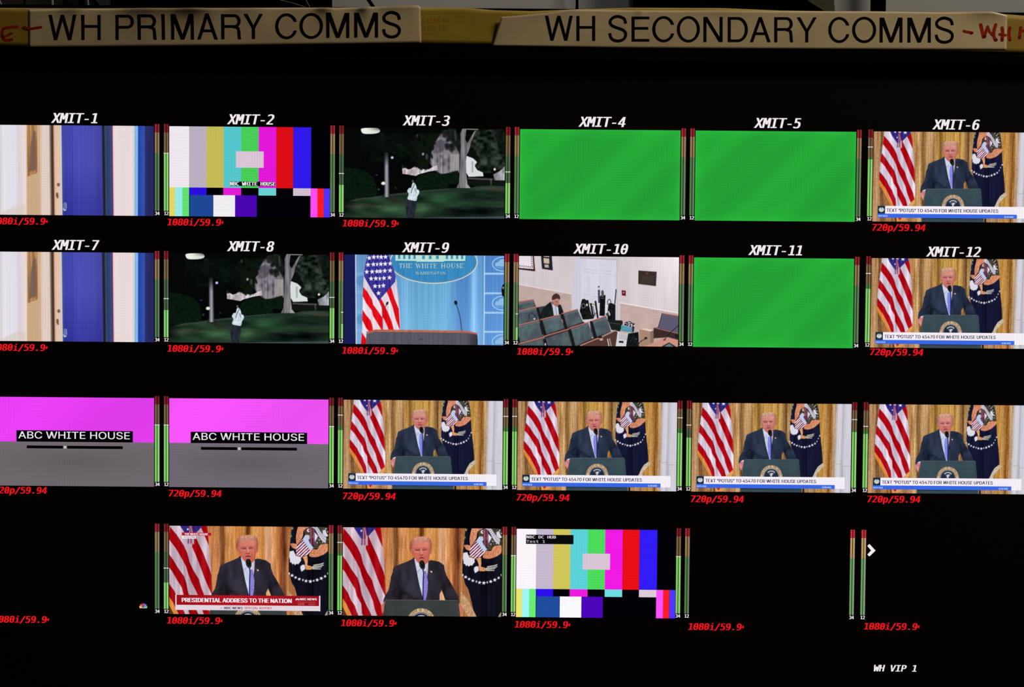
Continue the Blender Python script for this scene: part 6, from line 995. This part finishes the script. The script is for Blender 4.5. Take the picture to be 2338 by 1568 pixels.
for c, r, a, b in ML: meter(c, r, 'L', a, b, br=1.25 if (c, r) == (5, 3) else 1)
meter(2, 1, 'L', None, .693, .828); meter(3, 1, 'L', None, .694, .852)
for c, r, a, b in MR: meter(c, r, 'R', a, b, br=1.25 if (c, r) == (4, 3) else 1)

# ------------------------------------------------------------------ tape and printed strips on the bezel
def curve(pts, x):
    xs = [p[0] for p in pts]; ys = [p[1] for p in pts]; return float(np.interp(x, xs, ys))
def sheet(name, top, bot, x0, x1, Y, disp, mat, nx, ny, thick=0.00025, left=None, right=None):
    """a strip of tape: top and bottom edges given in photo points, bulging off the plane Y by disp(px, t)"""
    V = []
    for back in (0, 1):
        for j in range(ny + 1):
            for i in range(nx + 1):
                t = j / ny; a0_ = x0 if left is None else left[0] + (left[1] - left[0]) * t; a1 = x1 if right is None else right[0] + (right[1] - right[0]) * t
                px = a0_ + (a1 - a0_) * i / nx; py = curve(top, px) * (1 - t) + curve(bot, px) * t
                p = at(px, py, Y); p.y += -disp(px, t) + (thick if back else 0); V.append(p)
    W1 = nx + 1; N = W1 * (ny + 1); F = []
    for j in range(ny):
        for i in range(nx):
            a = j * W1 + i; F.append((a, a + 1, a + W1 + 1, a + W1)[::-1])
    F += [tuple(N + i for i in f[::-1]) for f in F]; nf = nx * ny
    for i in range(nx): F.append((i, i + 1, N + i + 1, N + i)); a = ny * W1 + i; F.append((a, N + a, N + a + 1, a + 1))
    for j in range(ny): a = j * W1; F.append((a, N + a, N + a + W1, a + W1)); a = j * W1 + nx; F.append((a, a + W1, N + a + W1, N + a))
    o = Vector(V[ny * W1 + nx // 2]); me = mesh_np(name, [v - o for v in V], F, mat, smooth=nf)
    return me, o
def riding(name, polys, disp2, Y, mat, origin, step=0.0022):
    """ink shapes in photo points, cut finely and laid on the bulging strip"""
    bm = bmesh.new()
    for pts, faces in polys:
        vv = []
        for px, py in pts: p = at(px, py, Y); vv.append(bm.verts.new((p.x, 0, p.z)))
        for fc in faces:
            try: bm.faces.new([vv[i] for i in fc])
            except ValueError: pass
    xs = [v.co.x for v in bm.verts]; zs = [v.co.z for v in bm.verts]
    for lo, hi, ax_ in ((min(xs), max(xs), 0), (min(zs), max(zs), 2)):
        t = lo + step
        while t < hi:
            co = [0, 0, 0]; no = [0, 0, 0]; co[ax_] = t; no[ax_] = 1
            bmesh.ops.bisect_plane(bm, geom=bm.verts[:] + bm.edges[:] + bm.faces[:], plane_co=co, plane_no=no); t += step
    for v in bm.verts: d = disp2(v.co.x, v.co.z); v.co = Vector((v.co.x, Y - d - 0.00012, v.co.z)) - origin
    me = bpy.data.meshes.new(name); bm.to_mesh(me); bm.free(); me.materials.append(mat); return me
PLN = {}
def px_of(x, z, Y):           # world point on the plane Y -> photo point
    p = R3 @ np.array([(x - X0) / S, (Z0 - z) / S, Y / S]) + T_CAM; return 1169 + F_PX * p[0] / p[2], 784 + F_PX * p[1] / p[2]

Y1 = FRONT - 0.0003; Y2 = FRONT - 0.0007
g_ = lambda x, c, w_: math.exp(-((x - c) / w_) ** 2)
top0 = [(-400, 18), (0, 18), (200, 19), (640, 17.5), (962, 17), (1060, 18), (1130, 23.5), (1215, 25.5), (1300, 22), (1440, 17.5), (1650, 18.5), (1780, 24), (2290, 32), (2338, 36), (2600, 40)]
bot0 = [(-400, 102), (0, 104), (70, 106), (380, 103), (960, 99), (1000, 100), (1130, 101), (1560, 108.5), (1900, 111.5), (2100, 115), (2338, 121), (2600, 128)]
d0 = lambda px, t: 0.0001 + 0.0006 * g_(px, 1060, 60) * (1 - t) ** 2 + 0.0004 * g_(px, 2330, 30) * math.exp(-((t - .15) / .12) ** 2)
me, o_ = sheet('yellow_tape', top0, bot0, -400, 2600, Y1, d0, M_TAPE, 300, 8)
tape = put('yellow_tape', me, None, o_); tag(tape, 'long yellow adhesive tape stuck along the top edge of the monitor', 'tape')
# faint orange print on the bare piece of tape between the two strips
PR = []
for i, (x0_, y0_, x1_, y1_) in enumerate(((966, 42, 970, 50), (976, 42, 982, 51), (984, 42, 988, 51), (992, 41, 997, 51), (1000, 41, 1006, 50), (1012, 42, 1018, 50), (1021, 42, 1028, 50), (966, 58, 972, 68), (978, 58, 984, 69), (986, 58, 994, 69), (1004, 58, 1010, 68), (1013, 58, 1021, 68), (966, 74, 976, 78), (984, 74, 996, 78))): PR.append(([(x0_, y0_), (x1_, y0_), (x1_, y1_), (x0_, y1_)], [(0, 1, 2, 3)]))
d0x = lambda x, z: (lambda q: d0(q[0], (q[1] - curve(top0, q[0])) / (curve(bot0, q[0]) - curve(top0, q[0]))))(px_of(x, z, Y1))
put('faded_print', riding('faded_print', PR, d0x, Y1, M_PRINT, o_), tape, o_, 'faded orange print')
def brush(pts, wd):
    V = []; Fc = []
    P = [np.array(p, float) for p in pts]
    for i, p in enumerate(P):
        t = P[min(i + 1, len(P) - 1)] - P[max(i - 1, 0)]; t /= max(1e-6, np.hypot(*t)); n = np.array([-t[1], t[0]]) * wd / 2
        if i == 0: V += [tuple(p - t * wd * .35 + n * .6), tuple(p - t * wd * .35 - n * .6)]
        V += [tuple(p + n), tuple(p - n)]
        if i == len(P) - 1: V += [tuple(p + t * wd * .35 + n * .6), tuple(p + t * wd * .35 - n * .6)]
    return V, [(i, i + 1, i + 3, i + 2) for i in range(0, len(V) - 2, 2)]
def dot(x, y, r): return ([(x + r * math.cos(a), y + r * math.sin(a)) for a in np.linspace(0, 6.2832, 13)[:-1]], [tuple(range(12))])
k = 120 / 1711; e_ = lambda L: [(x * k, 10 + y * k) for x, y in L]
E1 = [brush(e_([(570, 728), (400, 740), (250, 760), (130, 780), (85, 860), (70, 960), (75, 1050), (110, 1120), (180, 1165), (270, 1175), (400, 1140)]), 6.2), brush(e_([(390, 940), (300, 985), (200, 1030), (110, 1060)]), 5.2)]
put('marker_writing', riding('marker_writing', E1, d0x, Y1, M_RED, o_), tape, o_, 'red handwritten letter')

# label 1
top1 = [(66, 22), (140, 20.5), (300, 20), (480, 20.5), (560, 19), (690, 17.3), (730, 18), (770, 19.5), (800, 17), (830, 18), (855, 16), (955, 13), (962, 17)]
bot1 = [(66, 107.5), (200, 106.5), (350, 105), (520, 103.5), (690, 101), (820, 99.5), (962, 97.2)]
def d1(px, t):  # curls left of centre enlarged so their tilt imitates a soft cast shadow
    e = math.exp(-t / .16); w2 = math.exp(-t / .34)
    return 0.0001 + e * (.0016 * g_(px, 160, 30) + .0022 * g_(px, 350, 60) + .0030 * g_(px, 450, 55) + .0018 * g_(px, 545, 25) + .0022 * g_(px, 745, 22) + .0020 * g_(px, 835, 16) + .0018 * g_(px, 910, 50)) + w2 * (.0012 * g_(px, 180, 22) + .0026 * g_(px, 340, 60) + .0034 * g_(px, 460, 60) + .0012 * g_(px, 585, 30) + .0014 * g_(px, 752, 26) + .0014 * g_(px, 840, 20)) + .0004 * g_(px, 945, 12) * (1 - t)
me, o1 = sheet('name_strip', top1, bot1, 66, 962, Y2, d1, M_LABEL, 180, 14, right=(960, 962))
strip1 = put('name_strip', me, None, o1); tag(strip1, 'cream printed strip reading WH PRIMARY COMMS taped on the monitor bezel', 'name strip', 'printed name strips on the monitor bezel')
d1x = lambda x, z: (lambda q: d1(q[0], min(1, max(0, (q[1] - curve(top1, q[0])) / (curve(bot1, q[0]) - curve(top1, q[0]))))))(px_of(x, z, Y2))

# label 2
top2 = [(1145, 40), (1180, 37), (1250, 30), (1300, 22), (1320, 21.5), (1440, 24), (1600, 24.5), (1760, 25.2), (2000, 26), (2150, 28), (2260, 27.5), (2285, 32), (2300, 36)]
bot2 = [(1124, 104.5), (1180, 105), (1250, 106.3), (1400, 108.8), (1600, 110.5), (1900, 112), (2100, 113), (2300, 113.5)]
def d2(px, t):
    # crease from (1124,104) to (1300,22); the corner above-left of it stands off
    py = curve(top2, px) * (1 - t) + curve(bot2, px) * t; s_ = ((px - 1124) * 82 + (py - 104) * 176) / 194.2
    fl = max(0.0, -s_) * .00007 + .00022 * math.exp(-(s_ / 4) ** 2)
    e = math.exp(-t / .14)
    return 0.0001 + fl + e * (.0010 * g_(px, 1660, 70) + .0006 * g_(px, 1462, 14)) + .0005 * g_(px, 1462, 8) * math.exp(-t / .3) + math.exp(-t / .2) * (.0026 * g_(px, 2262, 40) + .0006 * g_(px, 2180, 60))
me, o2 = sheet('name_strip', top2, bot2, 1124, 2300, Y2, d2, M_LABEL, 230, 16, left=(1145, 1124), right=(2299, 2298))
strip2 = put('name_strip', me, None, o2); tag(strip2, 'cream printed strip reading WH SECONDARY COMMS with a folded left corner', 'name strip', 'printed name strips on the monitor bezel')
d2x = lambda x, z: (lambda q: d2(q[0], min(1, max(0, (q[1] - curve(top2, q[0])) / (curve(bot2, q[0]) - curve(top2, q[0]))))))(px_of(x, z, Y2))

# big condensed capitals, drawn as strokes of even weight in a box of 1 x 1 (x right, y up)
def arc_pts(cx, cy, rx, ry, a0, a1, n=14): return [(cx + rx * math.cos(math.radians(a0 + (a1 - a0) * i / n)), cy + ry * math.sin(math.radians(a0 + (a1 - a0) * i / n))) for i in range(n + 1)]
def big_letter(ch, x0_, x1_, yt, yb, wd):
    """outline loops in photo points for one letter between x0..x1, top yt and base yb, stem width wd"""
    X = lambda a: x0_ + a; W_ = x1_ - x0_; H_ = yb - yt; hb = wd * .86; L = []
    def R_(a, b, c, d): return [(x0_ + a, yb - b), (x0_ + c, yb - b), (x0_ + c, yb - d), (x0_ + a, yb - d)]
    def band(outer, inner): return outer + inner[::-1]
    tr = lambda pts: [(x0_ + a, yb - b) for a, b in pts]
    if ch == 'I': L = [R_(0, 0, wd, H_)]
    if ch == 'H': L = [R_(0, 0, wd, H_), R_(W_ - wd, 0, W_, H_), R_(wd, H_ * .49, W_ - wd, H_ * .49 + hb)]
    if ch == 'E': L = [R_(0, 0, wd, H_), R_(wd, 0, W_, hb), R_(wd, H_ - hb, W_, H_), R_(wd, H_ * .48, W_ * .94, H_ * .48 + hb)]
    if ch == 'N': L = [R_(0, 0, wd, H_), R_(W_ - wd, 0, W_, H_), tr([(0, H_), (wd * 1.25, H_), (W_, 0), (W_ - wd * 1.25, 0)])]
    if ch == 'M': L = [R_(0, 0, wd, H_), R_(W_ - wd, 0, W_, H_), tr([(0, H_), (wd * 1.45, H_), (W_ / 2 + wd * .55, 0), (W_ / 2 - wd * .55, 0)]), tr([(W_, H_), (W_ - wd * 1.45, H_), (W_ / 2 - wd * .55, 0), (W_ / 2 + wd * .55, 0)])]
    if ch == 'W': a = W_ * .25; L = [tr([(0, H_), (wd * 1.05, H_), (a + wd * .5, 0), (a - wd * .5, 0)]), tr([(W_ / 2 - wd * .52, H_), (W_ / 2 + wd * .52, H_), (a + wd * .5, 0), (a - wd * .5, 0)]), tr([(W_ / 2 - wd * .52, H_), (W_ / 2 + wd * .52, H_), (W_ - a + wd * .5, 0), (W_ - a - wd * .5, 0)]), tr([(W_, H_), (W_ - wd * 1.05, H_), (W_ - a - wd * .5, 0), (W_ - a + wd * .5, 0)])]
    if ch == 'A': m = W_ / 2; L = [tr([(0, 0), (wd * 1.08, 0), (m + wd * .5, H_), (m - wd * .5, H_)]), tr([(W_, 0), (W_ - wd * 1.08, 0), (m - wd * .5, H_), (m + wd * .5, H_)]), R_(W_ * .24, H_ * .285, W_ * .76, H_ * .285 + hb)]
    if ch == 'Y': m = W_ / 2; L = [tr([(0, H_), (wd * 1.15, H_), (m + wd * .5, H_ * .42), (m - wd * .5, H_ * .42)]), tr([(W_, H_), (W_ - wd * 1.15, H_), (m - wd * .5, H_ * .42), (m + wd * .5, H_ * .42)]), R_(m - wd / 2, 0, m + wd / 2, H_ * .45)]
    if ch == 'O': ov = H_ * .022; L = [[(x, y) for x, y in tr(band(arc_pts(W_ / 2, H_ / 2, W_ / 2, H_ / 2 + ov, 90, 450, 40), arc_pts(W_ / 2, H_ / 2, W_ / 2 - wd, H_ / 2 + ov - hb, 90, 450, 40)))]]
    if ch == 'C':
        ov = H_ * .022; o = arc_pts(W_ * .52, H_ / 2, W_ * .52, H_ / 2 + ov, 26, 334, 36); i = arc_pts(W_ * .52, H_ / 2, W_ * .52 - wd, H_ / 2 + ov - hb, 30, 330, 36)
        o[0] = (W_, H_ * .68); i[0] = (W_ - wd * 1.0, H_ * .68); o[-1] = (W_, H_ * .33); i[-1] = (W_ - wd * 1.0, H_ * .33); L = [tr(band(o, i))]
    if ch in 'PR':
        bw = W_ if ch == 'P' else W_ * .985; rc = H_ * (.275 if ch == 'P' else .27); yc = H_ - rc
        o = [(wd, H_)] + arc_pts(bw - rc * .95, yc, rc * .95, rc, 90, -90, 16) + [(wd, H_ - 2 * rc)]; i = [(wd, H_ - hb)] + arc_pts(bw - rc * .95, yc, rc * .95 - wd, rc - hb, 90, -90, 16) + [(wd, H_ - 2 * rc + hb)]
        L = [R_(0, 0, wd, H_), tr(band(o, i))]
        if ch == 'R':
            ym = H_ - 2 * rc + hb; c = [(W_ * .60, ym - hb * .5), (W_ * .75, ym - hb * .75), (W_ * .86, ym - H_ * .13), (W_ * .895, H_ * .26), (W_ * .905, H_ * .1), (W_ * .93, 0)]
            V_, F_ = brush([(a, b) for a, b in c], wd * .98); V_ = V_[2:-2]; V_ = V_[:]; V_[-2] = (V_[-2][0], 0); V_[-1] = (V_[-1][0], 0)
            L.append(tr(V_[0::2] + V_[1::2][::-1]))
    if ch == 'D':
        o = [(wd, H_)] + arc_pts(W_ * .50, H_ / 2, W_ * .50, H_ / 2, 90, -90, 24) + [(wd, 0)]; i = [(wd, H_ - hb)] + arc_pts(W_ * .48, H_ / 2, W_ * .52 - wd, H_ / 2 - hb, 90, -90, 24) + [(wd, hb)]; L = [R_(0, 0, wd, H_), tr(band(o, i))]
    if ch == 'S':
        r = hb / 2; c = [(W_ - wd * .55, H_ * .70), (W_ * .87, H_ * .84), (W_ * .76, H_ * .93), (W_ * .5, H_ * .985 - 0), (W_ * .27, H_ * .94), (W_ * .13, H_ * .84), (W_ * .105, H_ * .74), (W_ * .17, H_ * .64), (W_ * .34, H_ * .57), (W_ * .52, H_ * .52), (W_ * .74, H_ * .46), (W_ * .88, H_ * .37), (W_ * .915, H_ * .26), (W_ * .86, H_ * .13), (W_ * .72, H_ * .045), (W_ * .5, H_ * .012), (W_ * .28, H_ * .05), (W_ * .14, H_ * .15), (wd * .52, H_ * .32)]
        P = smooth_open(c, 3); V_, F_ = brush(P, wd * .95); V_ = V_[2:-2]; L = [tr(V_[0::2] + V_[1::2][::-1])]
    return L
def big_polys(spec, base, wd):
    out = []
    for ch, a, b, yt in spec:
        yb = base((a + b) / 2)
        for l in big_letter(ch, a, b, yt if yt else yb - 57, yb, wd):
            if len(l) <= 4: out.append((l, [tuple(range(len(l)))]))
            else:
                n = len(l) // 2; out.append((l, [(i, i + 1, len(l) - 2 - i, len(l) - 1 - i) for i in range(n - 1)]))
    return out
q1 = lambda x: 100 + x / 5.5667; q2 = lambda x: 510 + x / 5.5667; q3 = lambda x: 1120 + x / 5.3136; q4 = lambda x: 1540 + x / 6.494; q5 = lambda x: 1860 + x / 6.494
L1 = [('W', q1(62), q1(420), 34), ('H', q1(480), q1(725), 34.2), ('P', q1(914), q1(1150), 34), ('R', q1(1197), q1(1436), 33.8), ('I', q1(1503), q1(1548), 33.2), ('M', q1(1621), q1(1912), 33), ('A', q1(1953), q1(2214), 32), ('R', q2(-24), q2(226), 33), ('Y', q2(262), q2(506), 32), ('C', q2(660), q2(936), 31.7), ('O', q2(968), q2(1268), 31), ('M', q2(1310), q2(1602), 29.4), ('M', q2(1664), q2(1967), 29), ('S', q2(2016), q2(2260), 27.6)]
base1 = lambda x: float(np.interp(x, [110, 380, 520, 560, 660, 760, 860, 920], [91.8, 90.7, 90, 89, 88.2, 86.8, 85.4, 84.8]))
put('lettering', riding('lettering', big_polys(L1, base1, 7.2), d1x, Y2, M_INK, o1), strip1, o1, 'black capitals WH PRIMARY COMMS')
L2 = [('W', q3(662), q3(998), 36), ('H', q3(1043), q3(1270), 36.4), ('S', q3(1427), q3(1660), 36.6), ('E', q3(1712), q3(1927), 38), ('C', q3(1963), q3(2228), 38), ('O', q4(36), q4(377), 38), ('N', q4(430), q4(714), 38.6), ('D', q4(790), q4(1088), 39), ('A', q4(1118), q4(1426), 39), ('R', q4(1480), q4(1758), 39.2), ('Y', q4(1814), q4(2110), 39.6), ('C', q5(203), q5(514), 40), ('O', q5(556), q5(912), 39.6), ('M', q5(964), q5(1302), 40.2), ('M', q5(1376), q5(1722), 40.4), ('S', q5(1778), q5(2066), 40.4)]
base2 = lambda x: float(np.interp(x, [1250, 1350, 1450, 1600, 1850, 2150], [92.6, 93.4, 94.8, 95.8, 96.6, 97.2]))
put('lettering', riding('lettering', big_polys(L2, base2, 6.9), d2x, Y2, M_INK, o2), strip2, o2, 'black capitals WH SECONDARY COMMS')

# red marker over the strips
E2 = [brush(e_([(780, 735), (870, 775), (960, 800), (1060, 790), (1180, 765), (1345, 745)]), 5.8)]
put('marker_writing', riding('marker_writing', E2, d1x, Y2, M_RED, o1), strip1, o1, 'red marker dash')
kk = 178 / 2326; h_ = lambda L: [(2160 + x * kk, 20 + y * kk) for x, y in L]
RED2 = [brush(h_([(520, 665), (620, 690), (790, 720)]), 6.0), brush(h_([(1030, 470), (1070, 640), (1120, 850)]), 7.6), brush(h_([(1140, 840), (1190, 680), (1240, 530)]), 6.4), brush(h_([(1235, 540), (1290, 680), (1390, 790)]), 6.2), brush(h_([(1480, 470), (1430, 640), (1420, 800), (1470, 940)]), 7.4), brush(h_([(1670, 560), (1690, 740), (1670, 930)]), 7.4), brush(h_([(1590, 760), (1700, 790), (1780, 790)]), 6.0)]
put('marker_writing', riding('marker_writing', RED2, d2x, Y2, M_RED, o2), strip2, o2, 'red handwritten letters')
D2 = [dot(*h_([(755, 722)])[0], 3.2), dot(*h_([(1155, 825)])[0], 3.6), dot(*h_([(1495, 930)])[0], 3.6), dot(*h_([(1675, 935)])[0], 3.4)]
d2y = lambda x, z: d2x(x, z) + .0001
put('ink_spots', riding('ink_spots', D2, d2y, Y2, M_REDDOT, o2), strip2, o2, 'dark red ink spots')
E3 = [brush(h_([(1905, 560), (1870, 740), (1905, 930)]), 7.0), brush(h_([(2225, 560), (2210, 720), (2190, 870)]), 7.4), brush(h_([(2500, 640), (2300, 660)]), 7.0)]
put('marker_writing', riding('marker_writing', E3, d0x, Y1, M_RED, o_), tape, o_, 'red handwritten letters')
put('ink_spots', riding('ink_spots', [dot(*h_([(1910, 930)])[0], 2.6), dot(*h_([(2188, 855)])[0], 3.0)], lambda x, z: d0x(x, z) + .0001, Y1, M_REDDOT, o_), tape, o_, 'dark red ink spots')

# ------------------------------------------------------------------ things seen above the monitor, in the gap to the wall
def outline(pts, Y): return [(at(px, py, Y).x, at(px, py, Y).z) for px, py in pts]
def case(name, pts, y0, y1, mat, label, cat, ylow=70, group=None, extra=None):
    c0 = at(pts[0][0], ylow, y0)
    o = empty(name, (c0.x, y1, c0.z), label, cat, group)
    put('body', prism_mesh('body', outline(pts, y0), y0, y1, mat, 0.0015), o, (0, 0, 0))
    return o
# black housing at left centre with an edge highlight put in as thin pale tubes, lower right
o = case('equipment_housing', [(254, -160), (254, 60), (748, 60), (745, -160)], WY - .05, WY, M_BLACK, 'black equipment housing behind the monitor, above the WH PRIMARY COMMS strip', 'equipment case', group='black equipment cases above the monitor')
f_ = tube_mesh('edge_highlight', [at(600, -12, WY - .054), at(640, 0, WY - .054), (at(668, 7, WY - .054)), at(700, 17, WY - .054), at(730, 30, WY - .054)], .0003, principled('highlight_tone', (120, 112, 84), .5, .3)); put('edge_highlight', f_, o, (0, 0, 0), 'thin pale highlight line put on the housing edge')
f_ = tube_mesh('edge_highlight', [at(694, -8, WY - .054), at(700, 3, WY - .054), at(705, 12, WY - .054), at(714, 26, WY - .054)], .00035, bpy.data.materials['highlight_tone']); put('edge_highlight', f_, o, (0, 0, 0), 'thin pale highlight line put on the housing edge')
o = case('equipment_housing', [(1449, -160), (1449, 70), (1900, 70), (1893, 34), (1876, 20), (1852, 6), (1840, -4), (1836, -160)], WY - .06, WY - .031, M_BLACK, 'black equipment housing behind the monitor, above the WH SECONDARY COMMS strip', 'equipment case', group='black equipment cases above the monitor')
put('side_cover', prism_mesh('side_cover', outline([(1440, -160), (1440, 70), (1910, 70), (1905, 4), (1900, -160)], WY - .03), WY - .03, WY, M_OLIVE, .001), o, (0, 0, 0), 'dark olive side cover')
# dark panel at the far left with cables
DP = principled('dark_panel', (40, 40, 34), .8, .1, ((30, 30, 26), 20, 3))
o = empty('rack_panel', (at(60, 70, WY - .03).x, WY, at(60, 70, WY - .03).z), 'very dark rack panel behind the monitor at the far left', 'rack panel')
put('body', prism_mesh('body', outline([(-300, -160), (-300, 70), (53, 70), (53, -160)], WY - .03), WY - .03, WY, DP, .001), o, (0, 0, 0)); put('body', prism_mesh('body', outline([(56, -160), (56, 70), (210, 70), (210, -160)], WY - .03), WY - .03, WY, DP, .001), o, (0, 0, 0))
o = empty('grey_panel', (at(230, 70, WY - .03).x, WY, at(230, 70, WY - .03).z), 'narrow grey green panel left of the black equipment housing', 'panel')
put('body', prism_mesh('body', outline([(212, -160), (212, 70), (262, 70), (252, 10), (256, -160)], WY - .03), WY - .03, WY, M_GREYC, .001), o, (0, 0, 0))
CAB = {'pale': M_CABLE, 'black': M_SEAM}
def cable(pts, Y, r, mat, label):
    P = [at(px, py, Y) for px, py in pts]; c0 = P[-1]
    me = tube_mesh('cable', [p - c0 for p in P], r, CAB[mat]); o = put('cable', me, None, c0); tag(o, label, 'cable', 'cables hanging behind the monitor'); return o
cable([(-60, -160), (-25, -60), (-6, -8), (6, 16), (22, 60)], WY - .045, .0009, 'pale', 'pale slanting cable at the far left corner above the tape')
cable([(110, -160), (118, -40), (120, 6), (121, 18), (123, 60)], WY - .045, .0011, 'pale', 'short pale cable above the W of the WH PRIMARY COMMS strip')
cable([(196, -160), (198, -40), (201, 6), (203, 18), (207, 60)], WY - .045, .0009, 'pale', 'thin pale vertical cable beside the narrow grey green panel')
cable([(146, -160), (146, -40), (149, 6), (150, 60)], WY - .045, .0024, 'black', 'thick black cable left of the thin pale vertical cable')
cable([(184, -160), (188, -40), (186, 6), (180, 60)], WY - .045, .0032, 'black', 'thickest black cable beside the thin pale vertical cable')
cable([(214, -160), (208, -60), (214, 0), (226, 20), (240, 60)], WY - .045, .0022, 'black', 'black curved cable over the narrow grey green panel')
cable([(800, -120), (822, -40), (840, -2), (853, 17), (876, 60)], WY - .045, .0018, 'black', 'black slanting cable above the C of COMMS, against the grey wall')
def post(px, wpx, Y, label):
    a, b = at(px - wpx / 2, 10, Y), at(px + wpx / 2, 10, Y); r = (b.x - a.x) / 2; x = (a.x + b.x) / 2
    me = box_mesh('support_post', (-r, -r, -a.z), (r, r, 2.9 - a.z), M_BLACK, r * .25); o = put('support_post', me, None, (x, Y, a.z)); tag(o, label, 'post', 'black posts behind the monitor'); return o
post(1317.5, 6.5, WY - .02, 'thin black post against the grey wall above the WH of SECONDARY strip')
post(2005, 31, WY - .03, 'thick black post above the COMMS of the WH SECONDARY COMMS strip')
